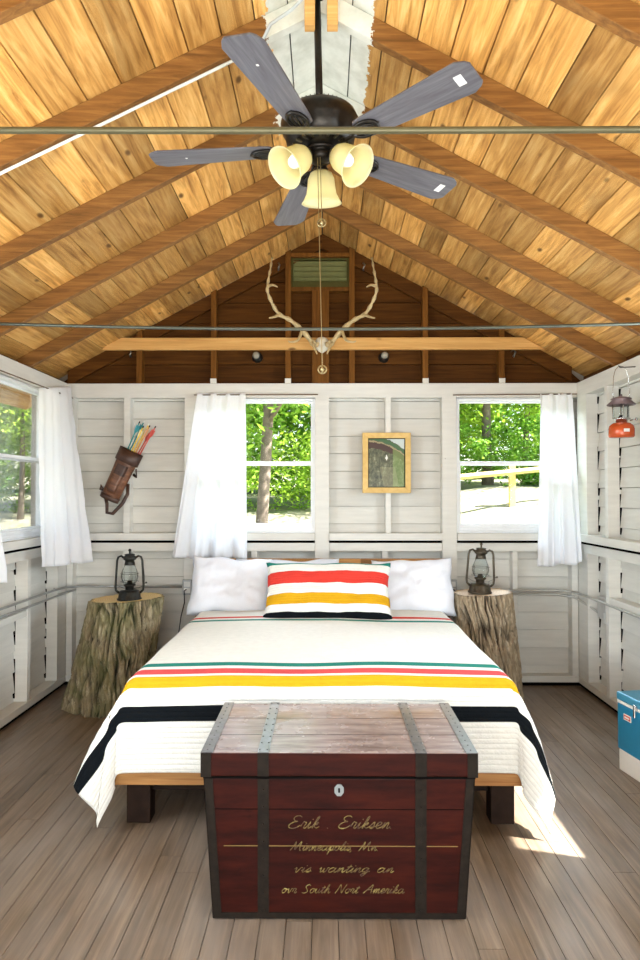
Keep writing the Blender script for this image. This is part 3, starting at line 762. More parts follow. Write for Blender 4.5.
# painted handwriting: one pen path per letter, x advance in units of the x height
G = {
 'E': ([[(.95, 1.75), (.7, 1.98), (.3, 1.9), (.2, 1.5), (.45, 1.15), (.7, 1.1), (.35, 1.0), (.0, .6), (.05, .15), (.45, -.02), (.85, .15), (1.1, .5)]], 1.2),
 'M': ([[(0, 0), (.25, .9), (.4, 1.9), (.5, .9), (.6, .15), (.85, 1.0), (1.15, 1.9), (1.2, .9), (1.3, .1), (1.5, .1)]], 1.65),
 'N': ([[(0, 0), (.2, 1.0), (.35, 1.9), (.6, 1.0), (.9, .05), (1.0, 1.0), (1.2, 1.95)]], 1.35),
 'S': ([[(0, .1), (.4, 0), (.75, .35), (.5, .95), (.25, 1.45), (.55, 1.9), (.9, 1.65)]], 1.1),
 'A': ([[(0, 0), (.5, 1.0), (.95, 1.95), (1.0, 1.0), (1.1, .05)], [(.3, .75), (1.1, .85)]], 1.35),
 'a': ([[(.6, .85), (.3, 1.0), (.05, .6), (.1, .1), (.35, .05), (.6, .5), (.65, 1.0), (.62, .3), (.75, .0), (.95, .3)]], .95),
 'c': ([[(.6, .85), (.3, 1.0), (.05, .55), (.2, .03), (.5, .08), (.75, .35)]], .75),
 'd': ([[(.6, .85), (.3, 1.0), (.05, .6), (.1, .1), (.35, .05), (.6, .5), (.75, 1.9), (.64, .5), (.78, .0), (.95, .3)]], .95),
 'e': ([[(0, .3), (.45, .6), (.5, .95), (.25, 1.0), (.08, .5), (.25, .02), (.6, .2), (.7, .35)]], .7),
 'f': ([[(0, .2), (.4, .9), (.6, 1.7), (.45, 1.9), (.35, 1.4), (.25, -.5), (.1, -.8), (.35, -.1), (.65, .3)]], .65),
 'g': ([[(.6, .85), (.3, 1.0), (.05, .6), (.15, .1), (.45, .3), (.6, .95), (.55, -.2), (.3, -.8), (.1, -.5), (.5, -.05), (.85, .3)]], .85),
 'h': ([[(0, .2), (.35, 1.2), (.45, 1.9), (.28, 1.6), (.15, 0), (.3, .7), (.55, 1.0), (.6, .3), (.7, 0), (.9, .3)]], .9),
 'i': ([[(0, .3), (.2, 1.0), (.15, .2), (.25, 0), (.45, .3)], [(.3, 1.4), (.33, 1.48)]], .45),
 'k': ([[(0, .2), (.35, 1.2), (.45, 1.9), (.28, 1.6), (.15, 0), (.25, .6), (.55, .95), (.5, .6), (.25, .5), (.5, .05), (.8, .25)]], .8),
 'l': ([[(0, .2), (.35, 1.2), (.45, 1.9), (.28, 1.6), (.15, .2), (.3, 0), (.5, .3)]], .5),
 'm': ([[(0, .3), (.15, 1.0), (.12, 0), (.3, .8), (.45, .95), (.45, 0), (.62, .8), (.78, .95), (.78, .2), (.88, 0), (1.05, .3)]], 1.05),
 'n': ([[(0, .3), (.15, 1.0), (.12, 0), (.35, .85), (.52, .95), (.52, .2), (.62, 0), (.8, .3)]], .8),
 'o': ([[(.5, .9), (.25, 1.0), (.03, .5), (.2, .0), (.5, .2), (.55, .7), (.4, .95), (.75, .85)]], .75),
 'p': ([[(0, .3), (.2, 1.0), (.1, -.8), (.25, .7), (.5, 1.0), (.6, .5), (.4, .02), (.25, .2), (.7, .1), (.85, .3)]], .85),
 'r': ([[(0, .3), (.15, 1.05), (.3, .95), (.45, .9), (.35, .2), (.5, 0), (.65, .3)]], .65),
 's': ([[(0, .25), (.35, 1.05), (.42, .6), (.45, .2), (.25, 0), (.1, .15), (.6, .3)]], .6),
 't': ([[(0, .3), (.3, 1.0), (.35, 1.6), (.22, .2), (.35, 0), (.55, .3)], [(.05, 1.15), (.55, 1.25)]], .55),
 'u': ([[(0, .3), (.12, 1.0), (.1, .2), (.3, .0), (.5, .5), (.55, 1.0), (.53, .2), (.65, 0), (.8, .3)]], .8),
 'v': ([[(0, .7), (.15, 1.0), (.25, .1), (.4, .1), (.6, 1.0), (.8, .9)]], .8),
 'w': ([[(0, .7), (.12, 1.0), (.2, .05), (.4, .3), (.45, .9), (.52, .05), (.75, .3), (.8, 1.0), (.98, .9)]], 1.0),
 '.': ([[(.1, 0), (.14, .06)]], .4), ',': ([[(.12, .05), (.02, -.35)]], .4), ' ': ([], .8)}
def catmull(p, k=4):
    p = [Vector((a, b, 0)) for a, b in p]; q = [p[0]]+p+[p[-1]]; out = []
    for i in range(1, len(q)-2):
        for j in range(k):
            t = j/k; a, b, c, d = q[i-1], q[i], q[i+1], q[i+2]
            out.append(.5*((2*b)+(c-a)*t+(2*a-5*b+4*c-d)*t*t+(3*b-a-3*c+d)*t**3))
    return out+[q[-2]]
n = N('faded_yellow_paint'); f = n.noise(n.coord(), 45, 4, .7); n.col(n.ramp(f, [(.38, (.05, .015, .006)), (.56, (.17, .12, .025)), (.72, (.42, .37, .12))])); n.set(Roughness=.6); ink = n.m
def write(text, x, z, h, width, r):
    tot_ = sum(G[ch][1] for ch in text); sc = width/(tot_*h); m = MB(); cx = 0
    for ch in text:
        st, adv = G[ch]
        for s_ in st:
            pts = [(x+(cx+q.x+.28*q.y)*h*sc, fx(z)-.0008, z+q.y*h) for q in (catmull(s_) if len(s_) > 2 else [Vector((*q, 0)) for q in s_])]
            m.tube(pts, [r*(.75+.5*random.random()) for _ in pts], 5)
        cx += adv
    return m
for text, pa, pb, pz, h in (('Erik . Eriksen.', 288, 393, 828, .0200), ('Minneapolis, Mn.', 290, 379, 850.5, .0150), ('vis wanting an', 293, 393, 872.5, .0145), ('ovr South Nort Amerika', 281, 404, 893.5, .0140)):
    a, b = P(pa, pz, TY0+.012), P(pb, pz, TY0+.012)
    o = write(text, a.x-tx, a.z, h, b.x-a.x, .0016 if h > .018 else .0012).build('painted_writing', ink, tk); o['label'] = 'faded yellow handwriting'

# ------------------------------------------------------------ tree stumps
def bark(name, a, b, c, moss=0.):
    n = N(name); tc = n.n('TexCoord')
    f = n.noise(n.coord((1, 1, .2)), 42, 5, .7, .5); cc = n.ramp(f, [(.28, tuple((x+y)/2 for x, y in zip(a, b))), (.5, b), (.72, c)])
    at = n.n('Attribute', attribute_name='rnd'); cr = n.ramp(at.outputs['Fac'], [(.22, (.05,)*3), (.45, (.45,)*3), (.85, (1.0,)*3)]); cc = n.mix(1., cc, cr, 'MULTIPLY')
    if moss:
        mm = n.ramp(n.noise(n.coord(), 6, 4), [(.40, (0, 0, 0)), (.62, (moss,)*3)]); cc = n.mix(mm, cc, (.12, .16, .025))
    n.col(cc); n.set(Roughness=.9); n.bump(f, .7, .012); return n.m
barkL = bark('mossy_bark', (.05, .036, .020), (.30, .24, .14), (.56, .48, .33), .32)
barkR = bark('grey_brown_bark', (.08, .055, .030), (.40, .31, .20), (.66, .56, .42))
def cutmat(name, a, b):
    n = N(name); tc = n.n('TexCoord'); sp = n.n('SeparateXYZ'); n.l(tc.outputs['Object'], sp.inputs[0])
    d = n.math('SQRT', n.math('ADD', n.math('POWER', sp.outputs['X'], 2.), n.math('POWER', sp.outputs['Y'], 2.)))
    w = n.math('SINE', n.math('MULTIPLY', n.math('ADD', d, n.math('MULTIPLY', n.noise(n.coord(), 6, 3), .05)), 420)); w = n.math('MULTIPLY_ADD', w, .5, .5)
    n.col(n.ramp(w, [(0, a), (1, b)])); n.set(Roughness=.6); return n.m
cut_m = cutmat('cut_wood', (.66, .46, .17), (.86, .66, .32)); cut_m2 = cutmat('pale_cut_wood', (.70, .52, .34), (.86, .68, .48))
def stump(label, cx, cy, H, rt, rb, lx, ly, seed, bm_, cm, tiltx=0., tilty=0.):
    t = thing('tree_stump', label, 'stump', (cx, cy, 0)); m = MB()
    def fn(u, v):
        a = 2*PI*u; q = Vector((math.cos(a), math.sin(a), 0))
        rad = rt+(rb-rt)*(1-v)**2.2+(rb-rt)*.25*(1-v)
        rad *= 1+.06*noise.noise(Vector((q.x*1.3, q.y*1.3, seed+v)))+.05*(1-v)**2*math.sin(a*5+seed)
        tw = a+.5*v+.10*noise.noise(Vector((q.x*2, q.y*2, v*5+seed)))
        s1 = noise.noise(Vector((math.cos(tw)*8, math.sin(tw)*8, v*2.0+seed))); s2 = noise.noise(Vector((math.cos(tw)*19, math.sin(tw)*19, v*6.0+seed)))
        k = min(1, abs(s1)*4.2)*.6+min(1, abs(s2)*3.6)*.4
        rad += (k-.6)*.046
        zz = H*v + (tiltx*q.x+tilty*q.y)*v*rad
        return Vector((q.x*rad+lx*v**1.2, q.y*rad+ly*v, zz)), k
    NU, NV = 340, 110; rows = []
    for j in range(NV+1):
        row = []
        for i in range(NU):
            p_, k = fn(i/NU, j/NV); row.append(m.v(p_, k))
        rows.append(row)
    for j in range(NV):
        for i in range(NU): m.f([rows[j][i], rows[j][(i+1) % NU], rows[j+1][(i+1) % NU], rows[j+1][i]])
    m.f(rows[0][::-1]); top = [v_.co.copy() for v_ in rows[-1]]
    m.build('bark', bm_, t, smooth=True)
    c = MB(); cc = sum(top, Vector())/len(top); o_ = Vector((lx, ly, 0))
    vs_ = [c.v(cc+(p_-cc)*.985+Vector((0, 0, .002))-o_) for p_ in top]; ce = c.v(cc+Vector((0, 0, .002))-o_)
    for i in range(NU): c.f([ce, vs_[i], vs_[(i+1) % NU]])
    ob = c.build('cut_top', cm, t); ob.location = o_
    return t, cc
LST, ltop = stump('wide mossy tree stump standing beside the left side of the bed', -1.405, 4.53, .685, .222, .265, .105, 0, 3.1, barkL, cut_m, .045, .0)
RST, rtop = stump('narrow grey-brown tree stump standing beside the right side of the bed', 1.095, 4.60, .715, .180, .185, -.055, 0, 8.7, barkR, cut_m2, .05, .0)

# ------------------------------------------------------------ lanterns
lmetal = plain('blackened_lantern_metal', (.022, .022, .018), .42, .6, var=.5, scale=60); lbronze = plain('bronze_lantern_metal', (.075, .060, .040), .4, .7, var=.5, scale=60)
def hurricane(label, loc, rz, mat, H, tilt=0.):
    t = thing('hurricane_lantern', label, 'lantern', loc, (0, R(tilt), rz)); s = H/.33
    MB().lathe([(0, 0), (.078*s, 0), (.080*s, .008*s), (.072*s, .014*s), (.068*s, .045*s), (.060*s, .060*s), (.03*s, .066*s), (0, .066*s)], 28).build('fuel_tank', mat, t, smooth=True)
    MB().lathe([(.026*s, .064*s), (.028*s, .085*s), (.038*s, .092*s), (.040*s, .10*s), (.018*s, .108*s), (.014*s, .125*s), (0, .126*s)], 20).build('burner', mat, t, smooth=True)
    g = MB(); g.lathe([(.036*s, .100*s), (.050*s, .125*s), (.057*s, .150*s), (.052*s, .180*s), (.040*s, .210*s), (.034*s, .232*s)], 28); g.build('glass_globe', lampglass_m, t, smooth=True, solid=.0015)
    MB().lathe([(.0, .300*s), (.020*s, .299*s), (.034*s, .296*s), (.030*s, .288*s), (.040*s, .280*s), (.042*s, .262*s), (.030*s, .255*s), (.034*s, .232*s), (.036*s, .226*s), (.03*s, .226*s), (0, .24*s)], 24).build('chimney_cap', mat, t, smooth=True)
    MB().tube([(0, 0, .299*s), (0, 0, .322*s)], .006*s, 8).sphere((0, 0, .322*s), .010*s).build('lift_ring', mat, t)
    for sx in (-1, 1):
        pts = [Vector((sx*a*s, 0, b*s)) for a, b in ((.036, .272), (.055, .285), (.072, .278), (.080, .255), (.083, .20), (.086, .14), (.089, .09), (.086, .062), (.066, .045))]
        MB().tube(pts, [.009*s]*8+[.011*s], 8, flat=.8).build('side_tube', mat, t, smooth=True)
    w = MB()
    for zz in (.118, .17): w.tube([(.058*s*math.cos(k*PI/8), .058*s*math.sin(k*PI/8), zz*s) for k in range(16)], .0012*s, 5, True)
    for a in (R(45), R(135), R(225), R(315)): w.tube([(.04*s*math.cos(a), .04*s*math.sin(a), .09*s), (.060*s*math.cos(a), .060*s*math.sin(a), .14*s), (.056*s*math.cos(a), .056*s*math.sin(a), .18*s)], .0012*s, 5)
    w.build('globe_wires', mat, t)
    MB().tube([(.086*s, 0, .10*s), (.105*s, -.01*s, .11*s)], .0025*s, 6).sphere((.107*s, -.011*s, .111*s), .006*s).build('wick_knob', mat, t)
    b = MB(); b.tube([(sx_*.088*s, .012*s*1, (.10 if 0 else .20)*s) for sx_ in (1,)]+[(.092*s, .03*s, .14*s), (.088*s, .045*s, .09*s), (.05*s, .075*s, .065*s), (0, .088*s, .06*s), (-.05*s, .075*s, .065*s), (-.088*s, .045*s, .09*s), (-.092*s, .03*s, .14*s), (-.088*s, .012*s, .20*s)], .0016*s, 5); b.build('bail_handle', mat, t)
pl = P(129.5, 600.5, 4.44); hurricane('black hurricane lantern on the mossy stump left of the bed', (pl.x, 4.44, LST.location.z+ltop.z+.003), R(8), lmetal, .325)
pr = P(480.5, 592, 4.52); hurricane('bronze hurricane lantern on the narrow stump right of the bed', (pr.x, 4.54, rtop.z+.006), R(-14), lbronze, .325, tilt=2)

# ------------------------------------------------------------ curtains and their rods
def curtain(label, tl, tr, bl, br, nrm, folds, amp0, amp1, seed, lift=0.):
    tl, tr, bl, br, nrm = [Vector(q) for q in (tl, tr, bl, br, nrm)]
    def fn(u, v):
        p_ = (tl*(1-u)+tr*u)*(1-v)+(bl*(1-u)+br*u)*v
        w = v**.8; a = amp0+(amp1-amp0)*w
        ph = u*folds*2*PI+seed+.7*math.sin(v*2.1+seed)*u
        top = math.exp(-v*28)
        f = math.sin(ph)+.45*math.sin(ph*1.9+seed*2+v*2)+.2*math.sin(ph*3.3+v*3)
        p_ = p_+nrm*(a*f*(1-.5*top))+(tr-tl).normalized()*(.008*math.sin(ph*1.3+1)*w)
        p_ += nrm*.006*noise.noise(Vector((u*6, v*14, seed)))
        p_.z += lift*math.sin(u*PI)*v+.006*math.sin(ph*.8)*v - (.0 if v > .02 else .0)
        return p_
    m = MB(); m.grid(fn, 150, 60); o_ = m.build('curtain', curtain_m, smooth=True, solid=.0018, normals=False); return tag(o_, label, 'curtain')
def rodt(label, pts, r=.005, mat=None):
    o_ = MB().tube(pts, r, 8).build('curtain_rod', mat or plain('brown_rod', (.12, .07, .035), .5), smooth=True); return tag(o_, label, 'curtain rod')
yc = YB-.075
curtain('white cotton curtain drawn to the left side of the left back window', P(197.5, 393, yc), P(245.5, 393, yc), P(171, 558, yc-.05), P(248, 559, yc-.02), (0, -1, 0), 3.3, .010, .024, .4)
curtain('white cotton curtain hanging at the right side of the right back window', P(540, 394, yc), P(572, 393, yc), P(537.5, 567, yc-.03), P(584, 563, 4.70), (0, -1, 0), 2.6, .010, .022, 2.1)
curtain('white cotton curtain at the corner end of the left wall window', P(38.5, 388, 4.30), P(71.5, 386, 4.87), P(37, 568, 4.22), P(92.5, 561, 4.70), (1, 0, 0), 2.4, .008, .022, 1.2)
curtain('white cotton curtain at the frame edge, near end of the left wall window', (-1.80, 3.22, 2.06), (-1.80, 3.52, 2.06), (-1.74, 3.02, .90), P(7, 581, 3.62), (1, 0, 0), 3, .01, .02, 3.3)
rodt('thin brown curtain rod over the left back window', [P(194, 395, yc), P(318, 394.5, yc)], .004)
rodt('thin brown curtain rod over the right back window', [P(453, 395, yc), P(577, 394, yc)], .004)
rodt('thin brown curtain rod over the left wall window', [(-1.805, 3.1, 2.052), (-1.80, 4.90, 2.052)], .004)

# ------------------------------------------------------------ wall hangings
# picture
pc = P(386.3, 463, YB); fw_, fh_ = .345, .432
pic = thing('framed_picture', 'small woodland picture in a pale wooden frame between the two back windows', 'picture', (pc.x, YB-.022, pc.z))
fr_m = wood('pale_frame_wood', (.55, .34, .10), (.66, .44, .15), (.74, .53, .22), (3, 3, 3), knots=False, board=.1)
a, b, q = fw_/2, fh_/2, .040
m = MB()
for poly in ([(-a, -b), (a, -b), (a-q, -b+q), (-a+q, -b+q)], [(a, -b), (a, b), (a-q, b-q), (a-q, -b+q)], [(a, b), (-a, b), (-a+q, b-q), (a-q, b-q)], [(-a, b), (-a, -b), (-a+q, -b+q), (-a+q, b-q)]):
    m.prism(poly, 'y', -.012, .018, random.random())
m.build('frame', fr_m, pic, bevel=.002)
n = N('woodland_print'); v = n.coord((1, 1, 1))
base = n.ramp(n.noise(n.coord((7, 7, 5)), 4.5, 6, .8), [(.34, (.008, .012, .006)), (.46, (.05, .055, .025)), (.58, (.14, .14, .07)), (.70, (.40, .42, .28))])
tc = n.n('TexCoord'); sp = n.n('SeparateXYZ'); n.l(tc.outputs['Object'], sp.inputs[0])
wa = n.math('MULTIPLY_ADD', n.noise(n.coord((1, 1, 1)), 26, 4), .035, -.018)
arc0 = n.math('ADD', sp.outputs['Z'], wa)
arc = n.math('ADD', arc0, n.math('MULTIPLY', n.math('POWER', n.math('ADD', sp.outputs['X'], .13), 2.), 1.5))
def band(lo, hi): return n.math('MULTIPLY', n.math('GREATER_THAN', arc, lo), n.math('LESS_THAN', arc, hi))
cc = n.mix(band(.105, .150), base, (.045, .015, .010)); cc = n.mix(band(.150, .160), cc, (.30, .24, .12)); cc = n.mix(band(.163, .190), cc, (.04, .11, .04))
sky_ = n.math('GREATER_THAN', arc, .195); cc = n.mix(sky_, cc, (.48, .54, .52))
rg = n.math('MULTIPLY', n.math('GREATER_THAN', sp.outputs['X'], .045), n.math('LESS_THAN', arc, .15)); cc = n.mix(n.math('MULTIPLY', rg, .45), cc, (.22, .34, .08))
pth = n.math('MULTIPLY', n.math('LESS_THAN', sp.outputs['Z'], -.03), n.math('LESS_THAN', n.math('ABSOLUTE', n.math('ADD', sp.outputs['X'], n.math('MULTIPLY', sp.outputs['Z'], .2))), .055)); cc = n.mix(n.math('MULTIPLY', pth, .22), cc, (.40, .38, .20))
fig = n.math('LESS_THAN', n.math('ADD', n.math('MULTIPLY', n.math('ABSOLUTE', sp.outputs['X']), 2.), n.math('ABSOLUTE', n.math('SUBTRACT', arc0, .035))), .020); cc = n.mix(fig, cc, (.75, .72, .66))
n.col(cc); n.set(Roughness=.25)
MB().box(-a+q-.002, a-q+.002, 0, .004, -b+q-.002, b-q+.002).build('print', n.m, pic)
im = MB(); g = .005
im.box(-a+q, -a+q+g, -.006, 0, -b+q, b-q).box(a-q-g, a-q, -.006, 0, -b+q, b-q).box(-a+q+g, a-q-g, -.006, 0, b-q-g, b-q).box(-a+q+g, a-q-g, -.006, 0, -b+q, -b+q+g).build('inner_edge', black_m, pic)

# quiver of arrows, hanging at a slant on the stud
leather = tmat('brown_leather', (.045, .017, .008), (.14, .055, .025), (.30, .14, .07), .36, .25); dleather = tmat('dark_leather', (.02, .008, .005), (.05, .02, .012), (.09, .04, .02), .42, .2)
qa, qb = P(107.5, 500, YB-.09), P(130.5, 451, YB-.09)     # bottom and mouth centres
L = (qb-qa).length; ang = math.atan2(qb.x-qa.x, qb.z-qa.z)
qv = thing('quiver', 'brown leather quiver hanging slanted on the white back wall', 'quiver', (qa.x, YB-.062, qa.z), (0, ang, 0))
m = MB(); m.lathe([(0, 0), (.060, 0), (.066, .012), (.070, L*.5), (.080, L*.97), (.083, L), (.078, L), (.072, L*.8), (.060, .03), (0, .025)], 28, sy=.62); m.build('body', leather, qv, smooth=True)
m = MB(); m.lathe([(.082, L*.76), (.0875, L*.77), (.089, L+.004), (.084, L+.004)], 28, sy=.62); m.build('cuff', dleather, qv, smooth=True)
m = MB(); m.lathe([(.064, .0), (.0715, .002), (.0735, .035), (.067, .036)], 28, sy=.62); m.build('bottom_cap', dleather, qv, smooth=True)
m = MB(); m.grid(lambda u, v: Vector((( -.036+.072*u), -(.044+.022*(max(0, 1-(2*u-1)**6))**.5*(max(0, 1-(2*v-1)**8))**.5), .055+v*L*.5)), 16, 16)
po = m.build('pocket', leather, qv, smooth=True)
m = MB(); m.grid(lambda u, v: Vector((( -.042+.084*u), -(.048+.024*(max(0, 1-(2*u-1)**6))**.5), .055+L*.5-.05+v*.075)), 16, 6); m.sphere((0, -.078, .055+L*.5-.03), .006); m.build('pocket_flap', dleather, po, smooth=True)
m = MB(); m.tube([(.075, .0, L*.42), (.105, -.005, L*.25), (.102, -.01, .02), (.070, -.01, -.075), (.030, -.01, -.085), (.0, 0, -.03), (-.03, 0, .01)], .013, 8, flat=.25); m.tube([(-.072, 0, L*.15), (-.092, -.005, .075), (-.086, 0, .045), (-.066, 0, .05)], .011, 6, flat=.4)
m.tube([(.085, -.01, L*.74), (.112, -.005, L*.60), (.080, .005, L*.62)], .014, 6, flat=.4); m.build('strap', dleather, qv, smooth=True)
cols = [('teal', (.02, .22, .22)), ('teal', (.02, .22, .22)), ('yellow', (.80, .55, .03)), ('yellow', (.80, .55, .03)), ('orange', (.62, .26, .05)), ('red', (.50, .06, .04)), ('red', (.50, .06, .04))]
shaft_m = {c_: plain(c_+'_arrow_shaft', v_, .4) for c_, v_ in dict(cols).items()}
fle_m = {'teal': plain('teal_feathers', (.05, .30, .36), .8), 'yellow': plain('pale_feathers', (.72, .66, .42), .8), 'orange': plain('tan_feathers', (.52, .36, .26), .8), 'red': plain('red_feathers', (.60, .10, .08), .8)}
descr = ['teal arrow at the outer left of the quiver', 'dark-nocked teal arrow next to the yellow ones in the quiver', 'yellow arrow nearest the teal ones in the quiver', 'yellow arrow nearest the orange one in the quiver', 'orange arrow between the yellow and red ones in the quiver', 'red arrow next to the orange one in the quiver', 'red arrow at the outer right of the quiver']
for i, (c_, v_) in enumerate(cols):
    t_ = (i-3)/3; base = Vector((t_*.030+.004, (-1)**i*.014, .06)); rot = Euler((R(3*(-1)**i), R(t_*3.0+2.2), 0))
    ar = thing('arrow', descr[i], 'arrow', Matrix.Translation(qv.location) @ Matrix.Rotation(ang, 4, 'Y') @ base)
    ar.rotation_euler = (Matrix.Rotation(ang, 3, 'Y') @ rot.to_matrix()).to_euler(); ar['group'] = 'arrows in the quiver'
    La = L-.06+.205+.02*math.sin(i*2.3)
    MB().tube([(0, 0, 0), (0, 0, La)], .0050, 6).build('shaft', shaft_m[c_], ar)
    m = MB()
    for k in range(3):
        a_ = k*2*PI/3+i; d = Vector((math.cos(a_), math.sin(a_), 0)); w_ = Vector((-d.y, d.x, 0))*.0006
        z0_, z1_ = La-.085, La-.015
        pr_ = [d*.003+Vector((0, 0, z0_)), d*.015+Vector((0, 0, z0_+.03)), d*.016+Vector((0, 0, z1_)), d*.003+Vector((0, 0, z1_-.006))]
        A_ = [m.v(p_+w_) for p_ in pr_]; B_ = [m.v(p_-w_) for p_ in pr_]; m.f(A_); m.f(B_[::-1])
        for j in range(4): m.f([A_[j], B_[j], B_[(j+1) % 4], A_[(j+1) % 4]])
    m.build('feathers', fle_m[c_], ar)
    MB().tube([(0, 0, La), (0, 0, La+.014)], .0045, 6).build('nock', plain('nock_white', (.7, .7, .66), .4) if i % 2 else black_m, ar)

# red camping lantern on the right wall
ld = 4.02; lp = P(621.5, 437.5, ld); X0 = lp.x; zt_ = P(0, 367, ld).z
rl = thing('camping_lantern', 'red and chrome camping lantern hanging from the top plate of the right wall', 'lantern', (X0, ld, lp.z))
redm = plain('red_enamel', (.52, .080, .018), .25, .1, var=.08); chrome = plain('chrome', (.55, .55, .55), .22, 1., var=.1); mau = plain('mauve_enamel', (.16, .11, .115), .45, .3)
MB().lathe([(0, 0), (.066, 0), (.071, .008), (.0715, .05), (.066, .068), (.05, .082), (.03, .088), (0, .09)], 30).build('fuel_tank', redm, rl, smooth=True)
MB().lathe([(.025, .087), (.035, .092), (.036, .102), (.05, .106), (.05, .112), (.02, .114), (.01, .13), (0, .13)], 24).tube([(.05, 0, .10), (.075, -.02, .105)], .004, 6).sphere((.078, -.022, .105), .009).build('burner_frame', chrome, rl, smooth=True)
MB().lathe([(.041, .112), (.043, .12), (.043, .185), (.041, .19)], 28).build('glass_globe', lampglass_m, rl, smooth=True, solid=.0015)
m = MB()
for a_ in (R(20), R(140), R(260)): m.tube([(.048*math.cos(a_), .048*math.sin(a_), .11), (.048*math.cos(a_), .048*math.sin(a_), .20)], .0035, 6)
m.tube([(0, 0, .13), (0, 0, .2)], .006, 6); m.build('frame_rods', chrome, rl)
MB().lathe([(.078, .188), (.080, .192), (.050, .218), (.058, .222), (.056, .227), (.030, .236), (.012, .240), (0, .243), (0, .235), (.03, .228), (.045, .215), (.074, .188)], 30).sphere((0, 0, .246), .008).build('ventilator_hood', mau, rl, smooth=True)
Hb = zt_-lp.z
MB().tube([(-.045, 0, .21), (-.048, 0, .26), (-.042, 0, Hb-.06), (-.032, 0, Hb-.022), (-.015, 0, Hb-.003), (0, 0, Hb), (.015, 0, Hb-.003), (.032, 0, Hb-.022), (.042, 0, Hb-.06), (.048, 0, .26), (.045, 0, .21)], .0025, 8).build('bail_handle', chrome, rl, smooth=True)
MB().box(-.016, .016, -.0735, -.068, .028, .046).build('maker_badge', plain('white_badge', (.75, .72, .68), .4), rl)
hk = MB().tube([(XR-.001, ld, zt_-.004), (X0-.006, ld, zt_-.007), (X0-.013, ld, zt_+.004)], .003, 8).build('wall_hook', iron, smooth=True); tag(hk, 'small iron hook holding the red lantern on the right wall', 'hook')

# antlers on the collar board
bone = plain('antler_bone', (.50, .38, .19), .5, var=.25, scale=30); skull_m = plain('skull_bone', (.62, .58, .46), .6, var=.12)
an = thing('antlers', 'deer antlers on a small skull plate, mounted on the collar board', 'antlers', (P(322, 344, 4.83).x, 4.84, P(322, 344, 4.83).z))
o0 = Vector(an.location)
def A_(px, py, y): return P(px, py, y)-o0
for sx in (-1, 1):
    def mpt(dx, py, y): return A_(322+sx*dx, py, y)
    m = MB()
    main = [mpt(4, 345, 4.82), mpt(10, 342, 4.80), mpt(20, 330, 4.76), mpt(32, 320, 4.70), mpt(43, 314, 4.66), mpt(50, 303, 4.62), mpt(54.5, 291, 4.60), mpt(53.5, 279, 4.60), mpt(51.5, 268, 4.62), mpt(50, 258, 4.65)]
    q = catmull([(0, i) for i in range(len(main))]);  # resample
    def cr(P_, k=5):
        q_ = [P_[0]]+P_+[P_[-1]]; out = []
        for i in range(1, len(q_)-2):
            for j in range(k):
                t = j/k; a, b, c, d = q_[i-1], q_[i], q_[i+1], q_[i+2]
                out.append(.5*((2*b)+(c-a)*t+(2*a-5*b+4*c-d)*t*t+(3*b-a-3*c+d)*t**3))
        return out+[q_[-2]]
    mp_ = cr(main); m.tube(mp_, [.019*(1-.72*i/(len(mp_)-1))+.003*math.sin(i*1.7) for i in range(len(mp_))], 10)
    m.sphere(mpt(9, 343, 4.80), .024)
    for tine in ([mpt(10, 343, 4.78), mpt(7, 349, 4.74), mpt(5, 354, 4.72)], [mpt(20, 331, 4.76), mpt(24, 340, 4.71), mpt(31, 342, 4.68), mpt(34, 341, 4.67)], [mpt(42, 314.5, 4.66), mpt(48, 317, 4.62), mpt(53, 318, 4.60)], [mpt(53.5, 286, 4.60), mpt(49, 285, 4.57), mpt(44.5, 287, 4.55)]):
        tp = cr(tine, 4); m.tube(tp, [.012*(1-.7*i/(len(tp)-1)) for i in range(len(tp))], 8)
    m.build('antler', bone, an, smooth=True)
m = MB()
m.grid(lambda u, v: Vector((.060*math.cos(2*PI*u)*math.sin(PI*(v*.99+.005))*(1-.25*v), -.005+.028*math.sin(2*PI*u)*math.sin(PI*(v*.99+.005)), -.012+.055*math.cos(PI*v)+.008*abs(math.cos(2*PI*u)))), 20, 12, True)
m.build('skull_plate', skull_m, an, smooth=True)

# sockets and hooks on the gable
for px, lab in ((257, 'left of the antlers'), (384, 'right of the antlers')):
    p_ = P(px, 357, YB+.06); t = thing('bulb_socket', 'black bulb socket on the brown gable %s' % lab, 'light socket', (p_.x, YB+SD-.002, p_.z))
    My = Matrix.Rotation(R(90), 3, 'X')
    MB().lathe([(0, 0), (.040, 0), (.040, .008), (.026, .018), (.024, .045), (0, .045)], 20, m=My).build('base', plain('black_porcelain', (.012, .012, .010), .3), t, smooth=True)
    MB().lathe([(0, .044), (.014, .044), (.014, .06), (.024, .080), (.026, .095), (.016, .112), (0, .117)], 16, m=My).build('bulb', plain('pearl_bulb', (.32, .30, .24), .15), t, smooth=True)
for px, py, lab in ((132, 355, 'left end of the collar board'), (512, 355, 'right end of the collar board'), (279, 269, 'left side of the vent'), (363, 269, 'right side of the vent')):
    p_ = P(px, py, YB+.07); o_ = MB().tube([(p_.x, YB+SD, p_.z+.03), (p_.x, YB+.03, p_.z+.03), (p_.x+.01, YB+.01, p_.z+.01), (p_.x, YB+.01, p_.z-.012), (p_.x, YB+.03, p_.z-.022), (p_.x, YB+.045, p_.z-.012)], .006, 8).build('iron_hook', plain('grey_hook_metal', (.22, .22, .2), .35, .8), smooth=True)
    tag(o_, 'small metal hook on the gable near the '+lab, 'hook')

